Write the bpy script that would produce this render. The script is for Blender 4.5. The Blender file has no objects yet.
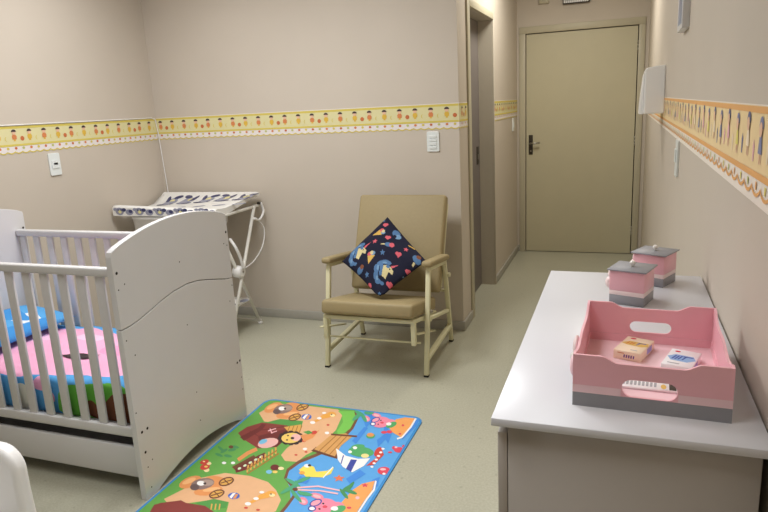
import bpy, bmesh, math, random
from mathutils import Vector, Matrix
random.seed(4)
SC = bpy.context.scene
COL = SC.collection
PI = math.pi

# ------------------------------------------------------------------ materials
def lin(c):
    return tuple((v/12.92 if v <= 0.04045 else ((v+0.055)/1.055)**2.4) for v in [x/255.0 for x in c])
MATS = {}
def mat(name, rgb, rough=0.5, spec=0.5, metal=0.0, noise=0.0, nscale=40.0, bump=0.0, bscale=200.0, coat=0.0):
    m = bpy.data.materials.new(name); m.use_nodes = True
    nt = m.node_tree; b = nt.nodes['Principled BSDF']
    c = lin(rgb)
    b.inputs['Base Color'].default_value = (*c, 1)
    b.inputs['Roughness'].default_value = rough
    b.inputs['Specular IOR Level'].default_value = spec
    b.inputs['Metallic'].default_value = metal
    if coat: b.inputs['Coat Weight'].default_value = coat
    tc = nt.nodes.new('ShaderNodeTexCoord')
    if noise:
        n = nt.nodes.new('ShaderNodeTexNoise'); n.inputs['Scale'].default_value = nscale; n.inputs['Detail'].default_value = 4
        nt.links.new(tc.outputs['Object'], n.inputs['Vector'])
        r = nt.nodes.new('ShaderNodeValToRGB')
        r.color_ramp.elements[0].position = 0.3; r.color_ramp.elements[1].position = 0.7
        r.color_ramp.elements[0].color = (*[v*(1-noise) for v in c], 1)
        r.color_ramp.elements[1].color = (*[min(1, v*(1+noise)) for v in c], 1)
        nt.links.new(n.outputs['Fac'], r.inputs['Fac']); nt.links.new(r.outputs['Color'], b.inputs['Base Color'])
    if bump:
        n2 = nt.nodes.new('ShaderNodeTexNoise'); n2.inputs['Scale'].default_value = bscale; n2.inputs['Detail'].default_value = 3
        nt.links.new(tc.outputs['Object'], n2.inputs['Vector'])
        bp = nt.nodes.new('ShaderNodeBump'); bp.inputs['Strength'].default_value = bump; bp.inputs['Distance'].default_value = 0.002
        nt.links.new(n2.outputs['Fac'], bp.inputs['Height']); nt.links.new(bp.outputs['Normal'], b.inputs['Normal'])
    MATS[name] = m
    return m
def M(name): return MATS[name]

mat('wall_paint', (203,192,178), 0.6, 0.3, noise=0.015, nscale=3, bump=0.12, bscale=160)
mat('ceiling_paint', (230,226,218), 0.8, 0.2, noise=0.01, bump=0.05)
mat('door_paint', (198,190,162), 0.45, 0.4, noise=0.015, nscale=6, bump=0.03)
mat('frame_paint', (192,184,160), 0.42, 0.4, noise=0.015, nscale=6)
mat('shaded_door', (118,110,106), 0.45, 0.4, noise=0.01)  # side door leaf, shade of the recess put into its dark grey
mat('reveal_paint', (190,181,165), 0.5, 0.4, noise=0.01)
mat('skirting', (172,168,158), 0.5, 0.4, noise=0.03, nscale=30)
mat('white_lacquer', (218,216,216), 0.3, 0.45, noise=0.008, nscale=8)
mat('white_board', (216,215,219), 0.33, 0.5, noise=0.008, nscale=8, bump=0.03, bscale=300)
mat('board_shaded', (182,174,166), 0.4, 0.4, noise=0.01, nscale=8, bump=0.03, bscale=300)  # same white board, darkened: shade on the sides put into the colour
mat('white_plastic', (240,238,236), 0.35, 0.5, noise=0.006)
mat('switch_white', (228,232,230), 0.3, 0.5, noise=0.006)
mat('white_metal', (228,225,216), 0.32, 0.5, noise=0.008)
mat('cream_metal', (222,216,178), 0.35, 0.5, noise=0.015, nscale=30)
mat('tan_vinyl', (160,143,105), 0.55, 0.35, noise=0.025, nscale=60, bump=0.18, bscale=500)
mat('black_rubber', (34,32,30), 0.7, 0.3, noise=0.03)
mat('hole_and_gap_shade', (52,44,38), 0.8, 0.1, noise=0.02)
mat('gray_shadow', (120,116,110), 0.6, 0.3, noise=0.02)
mat('steel', (170,165,155), 0.3, 0.5, metal=0.9, noise=0.02)
mat('dark_metal', (70,64,56), 0.4, 0.5, metal=0.6, noise=0.03)
mat('pink_panel', (242,182,192), 0.38, 0.45, noise=0.01, bump=0.03)
mat('pink_pale', (246,208,214), 0.3, 0.5, noise=0.01)
mat('pink_white', (244,220,218), 0.35, 0.5, noise=0.01)
mat('gray_mdf', (150,149,154), 0.45, 0.4, noise=0.015)
mat('pearl', (240,236,230), 0.2, 0.6, noise=0.005)
mat('box_cream', (247,224,196), 0.4, 0.4, noise=0.01)
mat('box_white', (244,240,240), 0.4, 0.4, noise=0.006)
mat('box_gold', (222,182,92), 0.4, 0.4, noise=0.02)
mat('box_blue', (150,186,226), 0.4, 0.4, noise=0.02)
mat('ink_blue', (70,90,170), 0.5, 0.3, noise=0.02)
mat('ink_purple', (110,80,140), 0.5, 0.3, noise=0.02)
mat('ink_gray', (170,168,172), 0.5, 0.3, noise=0.02)
mat('ink_red', (214,40,70), 0.5, 0.3, noise=0.02)
mat('ink_orange', (210,120,60), 0.5, 0.3, noise=0.02)
mat('lavender', (166,160,222), 0.45, 0.3, noise=0.02)
mat('picture_print', (190,205,228), 0.4, 0.4, noise=0.06, nscale=14)
mat('lamp_grid', (205,203,198), 0.3, 0.5, noise=0.02)
mat('cloth_navy', (33,34,52), 0.85, 0.15, noise=0.06, nscale=200, bump=0.2, bscale=900)
# wallpaper border
for n, c in dict(bd_band=(222,214,164), bd_line=(214,196,98), bd_white=(232,224,222), bd_skin=(232,190,160), bd_hair=(76,62,62), bd_orange=(214,134,84),
                 bd_yellow=(222,182,74), bd_red=(198,112,68), bd_green=(190,194,120), obd_tan=(240,214,164), obd_line=(232,176,112), obd_white=(240,230,218),
                 obd_blue=(136,140,170), obd_pink=(232,178,184), obd_yellow=(228,214,120), obd_cream=(246,226,196), obd_navy=(112,114,146)).items():
    mat(n, c, 0.6, 0.25, noise=0.01)
# mat picture
for n, c in dict(bark=(112,66,44), blue=(70,104,190), brown=(122,80,56), cream=(246,226,170), dark=(52,36,40), dgreen=(84,152,74), dgrey=(104,84,84), droof=(112,44,44),
                 dtan=(170,112,50), dwater=(68,140,222), green2=(84,168,104), grey=(140,116,110), grey2=(174,150,138), leaf=(122,196,86), leafd=(74,146,92), navy=(62,76,160),
                 orange=(228,150,90), orange2=(242,184,126), orange3=(236,168,76), orange4=(226,122,84), pale=(214,232,198), palm=(82,166,122), peach=(230,180,136), pink=(240,140,164),
                 pink2=(246,164,180), pinkl=(246,190,196), red=(206,70,60), red2=(222,72,92), roof=(138,60,56), sand=(242,166,96), skin=(240,186,180), sky=(126,192,226), tan=(222,168,86),
                 tan2=(214,160,96), white=(246,242,240), yel=(242,206,110), yel2=(236,222,150), yel3=(248,222,92), grass=(104,168,78), water=(92,166,228), rim=(58,140,206)).items():
    mat('mp_'+n, c, 0.45, 0.4, noise=0.02, nscale=30)
# changing mat print, cushion print
for n, c in dict(cp_white=(238,236,232), cp_navy=(56,60,104), cp_gray=(150,152,172), cp_yellow=(232,222,160)).items():
    mat(n, c, 0.35, 0.5, noise=0.01)
for n, c in dict(cu_blue=(84,118,158), cu_lblue=(116,150,182), cu_cream=(208,194,146), cu_pink=(206,96,108), cu_yellow=(206,168,88), cu_brown=(128,80,58)).items():
    mat(n, c, 0.85, 0.15, noise=0.05, nscale=150)

def floor_mat():
    m = bpy.data.materials.new('speckled_vinyl'); m.use_nodes = True
    nt = m.node_tree; b = nt.nodes['Principled BSDF']
    tc = nt.nodes.new('ShaderNodeTexCoord')
    n1 = nt.nodes.new('ShaderNodeTexNoise'); n1.inputs['Scale'].default_value = 110; n1.inputs['Detail'].default_value = 5
    n2 = nt.nodes.new('ShaderNodeTexNoise'); n2.inputs['Scale'].default_value = 2.2; n2.inputs['Detail'].default_value = 4
    v = nt.nodes.new('ShaderNodeTexVoronoi'); v.inputs['Scale'].default_value = 14; v.feature = 'F1'
    for n in (n1, n2, v): nt.links.new(tc.outputs['Object'], n.inputs['Vector'])
    r = nt.nodes.new('ShaderNodeValToRGB')
    r.color_ramp.elements[0].position = 0.32; r.color_ramp.elements[0].color = (*lin((174,171,150)), 1)
    r.color_ramp.elements[1].position = 0.68; r.color_ramp.elements[1].color = (*lin((188,186,168)), 1)
    nt.links.new(n1.outputs['Fac'], r.inputs['Fac'])
    r2 = nt.nodes.new('ShaderNodeValToRGB')
    r2.color_ramp.elements[0].position = 0.3; r2.color_ramp.elements[0].color = (0.95, 0.95, 0.95, 1)
    r2.color_ramp.elements[1].position = 0.7; r2.color_ramp.elements[1].color = (1.02, 1.02, 1.02, 1)
    nt.links.new(n2.outputs['Fac'], r2.inputs['Fac'])
    mx = nt.nodes.new('ShaderNodeMix'); mx.data_type = 'RGBA'; mx.blend_type = 'MULTIPLY'; mx.inputs[0].default_value = 1
    nt.links.new(r.outputs['Color'], mx.inputs[6]); nt.links.new(r2.outputs['Color'], mx.inputs[7])
    r3 = nt.nodes.new('ShaderNodeValToRGB')
    r3.color_ramp.elements[0].position = 0.05; r3.color_ramp.elements[0].color = (0.6, 0.6, 0.56, 1)
    r3.color_ramp.elements[1].position = 0.13; r3.color_ramp.elements[1].color = (1, 1, 1, 1)
    nt.links.new(v.outputs['Distance'], r3.inputs['Fac'])
    mx2 = nt.nodes.new('ShaderNodeMix'); mx2.data_type = 'RGBA'; mx2.blend_type = 'MULTIPLY'; mx2.inputs[0].default_value = 0.5
    nt.links.new(mx.outputs[2], mx2.inputs[6]); nt.links.new(r3.outputs['Color'], mx2.inputs[7])
    nt.links.new(mx2.outputs[2], b.inputs['Base Color'])
    b.inputs['Roughness'].default_value = 0.34; b.inputs['Specular IOR Level'].default_value = 0.4
    MATS['speckled_vinyl'] = m
floor_mat()

# ------------------------------------------------------------------ mesh builder
class MB:
    def __init__(self, *mats):
        self.bm = bmesh.new(); self.mats = []
        for m in mats: self.mi(m)
    def mi(self, m):
        if m not in self.mats: self.mats.append(m)
        return self.mats.index(m)
    def face(self, pts, m, smooth=False):
        vs = [self.bm.verts.new(p) for p in pts]
        f = self.bm.faces.new(vs); f.material_index = self.mi(m); f.smooth = smooth
        return f
    def box(self, x0, x1, y0, y1, z0, z1, m, bev=0.0, seg=2):
        b = bmesh.new()
        vs = [b.verts.new((x, y, z)) for x in (x0, x1) for y in (y0, y1) for z in (z0, z1)]
        for q in ((0,1,3,2),(4,6,7,5),(0,4,5,1),(2,3,7,6),(0,2,6,4),(1,5,7,3)): b.faces.new([vs[i] for i in q])
        if bev: bmesh.ops.bevel(b, geom=b.edges[:], offset=bev, segments=seg, profile=0.5, affect='EDGES')
        self.merge(b, m, smooth=bool(bev)); return self
    def merge(self, b, m, mtx=None, smooth=False):
        k = self.mi(m); mp = {}
        for v in b.verts: mp[v] = self.bm.verts.new(mtx @ v.co if mtx else v.co)
        for f in b.faces:
            try:
                g = self.bm.faces.new([mp[v] for v in f.verts]); g.material_index = k; g.smooth = smooth
            except ValueError: pass
        b.free()
    def bar(self, p, q, w, h, m, up=(0,0,1), bev=0.003):
        p, q = Vector(p), Vector(q); d = q-p; L = d.length; z = d.normalized(); u = Vector(up)
        if abs(z.dot(u)) > 0.98: u = Vector((0,1,0))
        x = u.cross(z).normalized(); y = z.cross(x)
        mtx = Matrix(((x.x,y.x,z.x,p.x),(x.y,y.y,z.y,p.y),(x.z,y.z,z.z,p.z),(0,0,0,1)))
        b = bmesh.new()
        vs = [b.verts.new((a, c, e)) for a in (-w/2, w/2) for c in (-h/2, h/2) for e in (0, L)]
        for k in ((0,1,3,2),(4,6,7,5),(0,4,5,1),(2,3,7,6),(0,2,6,4),(1,5,7,3)): b.faces.new([vs[i] for i in k])
        if bev: bmesh.ops.bevel(b, geom=b.edges[:], offset=bev, segments=2, profile=0.5, affect='EDGES')
        self.merge(b, m, mtx, bool(bev)); return self
    def tube(self, pts, r, m, seg=10, cap=True):
        pts = [Vector(p) for p in pts]; rings = []; k = self.mi(m); n = len(pts)
        prev = None
        for i, p in enumerate(pts):
            t = (pts[min(i+1, n-1)]-pts[max(i-1, 0)]).normalized()
            if prev is None:
                a = Vector((0,0,1)) if abs(t.z) < 0.9 else Vector((1,0,0)); u = t.cross(a).normalized()
            else:
                u = (prev - t*prev.dot(t)).normalized()
            prev = u; v = t.cross(u)
            rr = r[i] if isinstance(r, (list, tuple)) else r
            rings.append([self.bm.verts.new(p+u*rr*math.cos(2*PI*j/seg)+v*rr*math.sin(2*PI*j/seg)) for j in range(seg)])
        for a, b in zip(rings, rings[1:]):
            for j in range(seg):
                f = self.bm.faces.new((a[j], a[(j+1)%seg], b[(j+1)%seg], b[j])); f.smooth = True; f.material_index = k
        if cap:
            for rg in (rings[0][::-1], rings[-1]):
                f = self.bm.faces.new(rg); f.material_index = k
        return self
    def ball(self, c, rx, ry, rz, m, seg=16, mtx=None):
        b = bmesh.new(); bmesh.ops.create_uvsphere(b, u_segments=seg, v_segments=seg//2+2, radius=1)
        T = Matrix.Translation(c) @ (mtx or Matrix.Identity(4)) @ Matrix.Diagonal((rx, ry, rz, 1))
        self.merge(b, m, T, True); return self
    def prism(self, loops, fn, t0, t1, m, bev=0.0, side_m=None):
        """loops: list of 2-D loops (first outer, others holes); fn(a,b,t) -> xyz; extruded between t0 and t1."""
        b = bmesh.new(); k = self.mi(m); ks = self.mi(side_m or m)
        edges = []; fronts = []
        for lp in loops:
            vs = [b.verts.new((p[0], p[1], 0)) for p in lp]; fronts.append(vs)
            for i in range(len(vs)): edges.append(b.edges.new((vs[i], vs[(i+1)%len(vs)])))
        if len(loops) == 1:
            fs = [b.faces.new(fronts[0])]
        else:
            fs = [g for g in bmesh.ops.triangle_fill(b, use_beauty=True, use_dissolve=False, edges=edges)['geom'] if isinstance(g, bmesh.types.BMFace)]
        v0 = {}; v1 = {}
        for v in b.verts:
            v0[v] = self.bm.verts.new(fn(v.co.x, v.co.y, t0)); v1[v] = self.bm.verts.new(fn(v.co.x, v.co.y, t1))
        for f in fs:
            g = self.bm.faces.new([v0[v] for v in f.verts]); g.material_index = k
            g = self.bm.faces.new([v1[v] for v in reversed(f.verts)]); g.material_index = k
        for vs in fronts:
            for i in range(len(vs)):
                a, c = vs[i], vs[(i+1)%len(vs)]
                g = self.bm.faces.new((v0[a], v1[a], v1[c], v0[c])); g.material_index = ks
        b.free(); return self
    def build(self, name, parent=None, loc=None, bevel=0.0, smooth_angle=None):
        bmesh.ops.recalc_face_normals(self.bm, faces=self.bm.faces[:])
        me = bpy.data.meshes.new(name); self.bm.to_mesh(me); self.bm.free()
        for m in self.mats: me.materials.append(M(m))
        o = bpy.data.objects.new(name, me); COL.objects.link(o)
        if parent is not None:
            o.parent = parent
        if loc is not None:
            me.transform(Matrix.Translation([-c for c in loc])); o.location = loc
        if bevel:
            md = o.modifiers.new('edge_round', 'BEVEL'); md.width = bevel; md.segments = 2; md.limit_method = 'ANGLE'; md.angle_limit = 0.7
        return o

def tag(o, label, cat=None, group=None, kind=None):
    if label: o['label'] = label
    if cat: o['category'] = cat
    if group: o['group'] = group
    if kind: o['kind'] = kind
    return o
def thing(name, label, cat, loc=(0,0,0), group=None):
    o = bpy.data.objects.new(name, None); COL.objects.link(o); o.location = loc; o.empty_display_size = 0.05
    return tag(o, label, cat, group)
def put(mb, name, root, label=None, bevel=0.0):
    """build a part written in world coordinates under its thing"""
    off = root
    T = Vector((0,0,0)); p = root
    while p is not None:
        T += p.location; p = p.parent
    o = mb.build(name, root, bevel=bevel); o.data.transform(Matrix.Translation(-T))
    if label: o['label'] = label
    return o
def struct(o, label=None):
    o['kind'] = 'structure'
    if label: o['label'] = label
    return o
def circ(cx, cy, rx, ry=None, n=14, a0=0, a1=2*PI):
    ry = ry or rx
    return [(cx+rx*math.cos(a0+(a1-a0)*i/n), cy+ry*math.sin(a0+(a1-a0)*i/n)) for i in range(n if abs(a1-a0-2*PI) < 1e-6 else n+1)]
def slot(x0, x1, z0, z1, n=6):
    r = (z1-z0)/2; c = (z0+z1)/2
    return circ(x1-r, c, r, r, n, -PI/2, PI/2)+circ(x0+r, c, r, r, n, PI/2, 3*PI/2)

# ------------------------------------------------------------------ room dimensions
XL, YA, XC, YD, XR = -3.288, 4.047, -0.966, 6.475, 0.204
YB, ZC, T = -1.6, 2.62, 0.14
ZT, ZB = 1.508, 1.346          # yellow border
def setting():
    f = MB(); f.box(XL-T, XR+T, YB-T, YD+T, -0.1, 0, 'speckled_vinyl'); struct(f.build('floor'), 'grey beige speckled vinyl floor')
    f = MB(); f.box(XL-T, XR+T, YB-T, YD+T, ZC, ZC+0.1, 'ceiling_paint'); struct(f.build('ceiling'))
    f = MB(); f.box(XL-T, XL, YB-T, YA+T, 0, ZC, 'wall_paint'); struct(f.build('wall_left'), 'beige wall behind the crib')
    f = MB(); f.box(XL, XC-T, YA, YA+T, 0, ZC, 'wall_paint'); struct(f.build('wall_back'), 'beige wall behind the armchair')
    f = MB(); f.box(XL-T, XR+T, YB-T, YB, 0, ZC, 'wall_paint'); struct(f.build('wall_front'))
    f = MB(); f.box(XR, XR+T, YB, YD+T, 0, ZC, 'wall_paint'); struct(f.build('wall_right'), 'beige wall behind the dresser')
    # corridor wall with the side door opening
    y0, y1, zt = 4.364, 5.2, 2.115
    f = MB()
    f.box(XC-T, XC, YA, y0, 0, ZC, 'wall_paint'); f.box(XC-T, XC, y1, YD+T, 0, ZC, 'wall_paint'); f.box(XC-T, XC, y0, y1, zt, ZC, 'wall_paint')
    struct(f.build('wall_corridor'), 'beige corridor wall with the side doorway')
    # end wall with the door opening
    x0, x1, zd = -0.885, 0.117, 2.107
    f = MB()
    f.box(XC, x0, YD, YD+T, 0, ZC, 'wall_paint'); f.box(x1, XR, YD, YD+T, 0, ZC, 'wall_paint'); f.box(x0, x1, YD, YD+T, zd, ZC, 'wall_paint')
    struct(f.build('wall_end'), 'beige wall at the corridor end')
    # door at the end of the corridor
    d = MB(); d.box(-0.878, 0.109, YD+0.006, YD+0.046, 0.006, 2.099, 'door_paint')
    door = struct(d.build('door_1', loc=(-0.385, YD+0.03, 0)), 'olive beige closed door at the corridor end')
    fr = MB()
    for a, b, c, e in ((-0.942, -0.885, 0, 2.107), (0.117, 0.172, 0, 2.107), (-0.942, 0.172, 2.107, 2.168)):
        fr.box(a, b, YD-0.014, YD, c, e, 'frame_paint', 0.003)
    put(fr, 'door_frame', door)
    h = MB(); h.box(-0.853, -0.815, YD-0.002, YD+0.0065, 0.975, 1.165, 'dark_metal', 0.003)
    hp = put(h, 'handle_plate', door, 'dark metal lock plate')
    h = MB(); h.tube([(-0.834, YD+0.006, 1.085), (-0.834, YD-0.045, 1.085)], 0.009, 'steel'); h.tube([(-0.842, YD-0.045, 1.085), (-0.80, YD-0.047, 1.086), (-0.745, YD-0.044, 1.09)], 0.009, 'steel')
    h.tube([(-0.834, YD+0.006, 1.01), (-0.834, YD-0.006, 1.01)], 0.008, 'steel')
    put(h, 'door_handle', door, 'steel lever handle')
    for z in (0.23, 1.08, 1.93):
        h = MB(); h.tube([(0.1125, YD-0.001, z-0.045), (0.1125, YD-0.001, z-0.016)], 0.006, 'steel'); h.tube([(0.1125, YD-0.001, z-0.013), (0.1125, YD-0.001, z+0.013)], 0.006, 'steel'); h.tube([(0.1125, YD-0.001, z+0.016), (0.1125, YD-0.001, z+0.045)], 0.006, 'steel')
        put(h, 'hinge', door)
    # side door in the corridor wall
    d = MB(); d.box(XC-T, XC-T+0.03, y0+0.004, y1-0.004, 0.006, zt-0.004, 'shaded_door')
    d2 = struct(d.build('door_2', loc=(XC-T, y0, 0)), 'recessed side door in the corridor wall, recess shade in its grey')
    fr = MB(); fr.box(XC, XC+0.012, 4.29, y0, 0, zt+0.05, 'frame_paint', 0.003); fr.box(XC, XC+0.012, y1, y1+0.012, 0, zt+0.05, 'reveal_paint', 0.003); fr.box(XC, XC+0.012, y0, y1, zt, zt+0.05, 'frame_paint', 0.003)
    fr.box(XC-T+0.03, XC, y1-0.003, y1, 0, zt, 'reveal_paint'); fr.box(XC-T+0.03, XC, y0, y0+0.003, 0, zt, 'reveal_paint'); fr.box(XC-T+0.03, XC, y0, y1, zt-0.003, zt, 'reveal_paint')
    put(fr, 'door_frame', d2)
    h = MB(); h.box(XC-T+0.03, XC-T+0.034, 5.075, 5.15, 1.02, 1.16, 'dark_metal', 0.001); h.box(XC-T+0.034, XC-T+0.037, 5.1, 5.12, 1.06, 1.1, 'steel')
    put(h, 'lock_plate', d2, 'dark metal lock plate')
    # skirting boards
    z = 0.066
    def sk(name, *b):
        f = MB()
        for q in b: f.box(*q, 0, z, 'skirting', 0.002)
        struct(f.build(name))
    sk('baseboard_left', (XL, XL+0.012, YB, YA)); sk('baseboard_back', (XL+0.012, XC+0.012, YA-0.012, YA)); sk('baseboard_right', (XR-0.01, XR, YB, YD-0.016))
    sk('baseboard_corridor', (XC, XC+0.012, YA, 4.29), (XC, XC+0.012, y1+0.012, YD-0.016)); sk('baseboard_end', (XC, -0.942, YD-0.012, YD), (0.172, XR-0.01, YD-0.012, YD)); sk('baseboard_front', (XL+0.012, XR-0.01, YB, YB+0.012))
setting()

# ------------------------------------------------------------------ wallpaper borders
def border(name, fn, s0, s1, ph, label):
    """yellow children border; fn(s, z, d) -> xyz with d out of the wall"""
    mb = MB('bd_band', 'bd_line', 'bd_white')
    def q(a, b, z0, z1, m, d): mb.face([fn(a, z0, d), fn(b, z0, d), fn(b, z1, d), fn(a, z1, d)], m)
    def pg(pts, m, d): mb.face([fn(x, z, d) for x, z in pts], m)
    n = max(1, int(round((s1-s0)/0.05)))
    low = []
    for i in range(n):
        a = s0+(s1-s0)*i/n; b = s0+(s1-s0)*(i+1)/n
        for k in range(6): low.append((a+(b-a)*k/6, ZB+0.009-0.009*math.sin(PI*k/6)))
    low.append((s1, ZB+0.009))
    mb.prism([low+[(s1, ZT), (s0, ZT)]], lambda a, b, t: fn(a, b, t), 0.0, 0.0012, 'bd_white')
    q(s0, s1, ZB+0.052, ZT-0.004, 'bd_band', 0.0018)
    q(s0, s1, ZT-0.018, ZT-0.004, 'bd_line', 0.0024); q(s0, s1, ZB+0.044, ZB+0.056, 'bd_line', 0.0024)
    for (x, z), (x2, z2) in zip(low, low[1:]): mb.face([fn(x, z, .002), fn(x2, z2, .002), fn(x2, z2+.007, .002), fn(x, z+.007, .002)], 'bd_line')
    k = int(math.ceil((s0-ph)/0.105))
    s = ph+k*0.105
    while s < s1:
        def in_(w): return s-w > s0 and s+w < s1
        if in_(0.022):
            zc = 1.455
            body = ('bd_orange', 'bd_yellow', 'bd_orange', 'bd_yellow')[k % 4]
            pg([(s-0.007, zc-0.036), (s+0.007, zc-0.036), (s+0.006, zc-0.012), (s-0.006, zc-0.012)], 'bd_yellow', 0.0024)
            pg([(s-0.014, zc-0.026), (s+0.014, zc-0.026), (s+0.016, zc-0.008), (s+0.008, zc+0.003), (s-0.008, zc+0.003), (s-0.016, zc-0.008)], body, 0.003)
            pg(circ(s, zc+0.013, 0.0125, 0.0125), 'bd_skin', 0.0036)
            pg(circ(s, zc+0.017, 0.0165, 0.014, 10, 0.0, PI), 'bd_hair', 0.0042)
        m = s+0.0525
        if m-0.015 > s0 and m+0.015 < s1:
            if k % 3 == 0: pg(circ(m, 1.433, 0.0135), 'bd_red', 0.003)
            else: pg(circ(m, 1.433, 0.012, 0.013, 8, PI*.5, PI*1.5)+circ(m-0.001, 1.433, 0.006, 0.011, 8, PI*1.5, PI*.5), 'bd_line', 0.003)
        for j, dx in enumerate((0.0, 0.052)):
            c = ('bd_red', 'bd_green', 'bd_orange', 'bd_line')[(k*2+j) % 4]
            if s+dx-0.01 > s0 and s+dx+0.01 < s1: pg(circ(s+dx, 1.379, 0.0095, 0.008, 8), c, 0.002)
        s += 0.105; k += 1
    struct(mb.build(name), label)
border('trim_1', lambda s, z, d: (s, YA-d, z), XL+0.004, XC, -1.989, 'yellow wallpaper border of children on the wall behind the armchair')
border('trim_2', lambda s, z, d: (XL+d, s, z), 0.6, YA-0.004, 2.805, 'yellow wallpaper border of children on the wall behind the crib')
border('trim_3', lambda s, z, d: (XC+d, s, z), YA-0.004, 4.288, 4.12, 'short end of yellow wallpaper border beside the side doorway')
border('trim_4', lambda s, z, d: (XC+d, s, z), 5.215, YD-0.004, 5.28, 'yellow wallpaper border between the side door and the end door')
def border_right():
    z1, z0 = 1.4815, 1.327
    fn = lambda s, z, d: (XR-d, s, z)
    mb = MB('obd_white')
    s0, s1 = -0.9, YD-0.02
    def q(a, b, za, zb, m, d): mb.face([fn(a, za, d), fn(b, za, d), fn(b, zb, d), fn(a, zb, d)], m)
    def pg(pts, m, d): mb.face([fn(x, z, d) for x, z in pts], m)
    mb.prism([[(s0, z0), (s1, z0), (s1, z1), (s0, z1)]], fn, 0, 0.0012, 'obd_white')
    q(s0, s1, 1.378, z1-0.002, 'obd_tan', 0.0018)
    q(s0, s1, z1-0.013, z1-0.003, 'obd_line', 0.0024); q(s0, s1, 1.367, 1.378, 'obd_line', 0.0024)
    w = 0.072; n = int((s1-s0)/w)
    for i in range(n):                      # scallop line with small ticks over it
        a = s0+i*w; P = []
        for k in range(15):
            t = k/14; P.append((a+w*t, 1.354-0.012*math.sin(PI*t)**0.7))
        for (x, z), (x2, z2) in zip(P, P[1:]): mb.face([fn(x, z-.003, .0024), fn(x2, z2-.003, .0024), fn(x2, z2+.003, .0024), fn(x, z+.003, .0024)], 'obd_line')
        c = ('obd_yellow', 'obd_line', 'bd_green')[i % 3]
        pg([(a+w*.44, 1.35), (a+w*.56, 1.35), (a+w*.58, 1.363), (a+w*.42, 1.363)], c, 0.0024)
    s = s0+0.06; k = 0
    while s < s1-0.05:
        dress = ('obd_yellow', 'obd_pink', 'obd_blue', 'obd_cream')[k % 4]
        hair = ('obd_navy', 'obd_blue', 'obd_navy', 'obd_blue')[(k*3+1) % 4]
        zc = 1.437+(0.003 if k % 2 else -0.002)
        pg([(s-0.009, zc-0.044), (s-0.003, zc-0.044), (s-0.003, zc-0.024), (s-0.008, zc-0.024)], 'bd_skin', 0.0024)
        pg([(s+0.003, zc-0.044), (s+0.009, zc-0.044), (s+0.008, zc-0.024), (s+0.003, zc-0.024)], 'bd_skin', 0.0024)
        pg([(s-0.015, zc-0.028), (s+0.015, zc-0.028), (s+0.007, zc+0.004), (s-0.007, zc+0.004)], dress, 0.003)
        pg(circ(s, zc+0.014, 0.0155, 0.0155, 10, -0.2, PI+0.2), hair, 0.003)
        pg(circ(s, zc+0.009, 0.0118, 0.0118, 12), 'bd_skin', 0.0036)
        m = s+0.055
        pg([(m-0.004, zc-0.044), (m+0.004, zc-0.044), (m+0.007, zc-0.02), (m, zc-0.008), (m-0.007, zc-0.02)], ('obd_pink', 'obd_navy', 'obd_cream')[k % 3], 0.0024)
        s += 0.11; k += 1
    struct(mb.build('trim_5'), 'orange wallpaper border of children above the dresser')
border_right()
# ------------------------------------------------------------------ fittings on the walls
def switch(name, label, cat, face, w, h, rockers):
    """face(a, b, d): a across, b up from the plate centre, d out of the wall"""
    c = face(0, 0, 0)
    root = thing(name, label, cat, c)
    p = MB(); p.prism([slotrect(w, h)], face, 0, 0.009, 'switch_white'); put(p, 'cover_plate', root, bevel=0.002)
    for (a, b, ww, hh, m) in rockers:
        r = MB(); r.prism([[(a-ww/2, b-hh/2), (a+ww/2, b-hh/2), (a+ww/2, b+hh/2), (a-ww/2, b+hh/2)]], face, 0.009, 0.0135, m)
        put(r, 'rocker' if m == 'switch_white' else 'socket_hole', root, bevel=0.0008 if m == 'switch_white' else 0)
def slotrect(w, h, r=0.008):
    P = []
    for cx, cy, a in ((w/2-r, h/2-r, 0), (-w/2+r, h/2-r, PI/2), (-w/2+r, -h/2+r, PI), (w/2-r, -h/2+r, 1.5*PI)): P += circ(cx, cy, r, r, 4, a, a+PI/2)
    return P
switch('light_switch', 'white wall plate with two rows of rockers under the yellow border above the armchair', 'light switch', lambda a, b, d: (-1.138+a, YA-d, 1.272+b), 0.082, 0.128,
       [(0, 0.032, 0.046, 0.0165, 'switch_white'), (0, 0.009, 0.046, 0.0165, 'switch_white'), (0, -0.014, 0.046, 0.0165, 'switch_white'), (0, -0.037, 0.046, 0.0165, 'switch_white')])
switch('wall_socket', 'white wall socket plate under the yellow border above the crib', 'socket', lambda a, b, d: (XL+d, 3.055+a, 1.262+b), 0.084, 0.136,
       [(0, 0, 0.054, 0.05, 'switch_white'), (0.002, 0.003, 0.03, 0.012, 'dark_metal')])
switch('light_switch', 'white switch plate on the corridor wall beside the end door', 'light switch', lambda a, b, d: (XC+d, 6.2-a, 1.28+b), 0.078, 0.122, [(0, 0, 0.04, 0.05, 'switch_white')])
switch('light_switch', 'white switch plate seen edge on under the orange border of the right wall', 'light switch', lambda a, b, d: (XR-d, 2.68+a, 1.262+b), 0.085, 0.138, [(0, 0.01, 0.045, 0.05, 'switch_white')])

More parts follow.
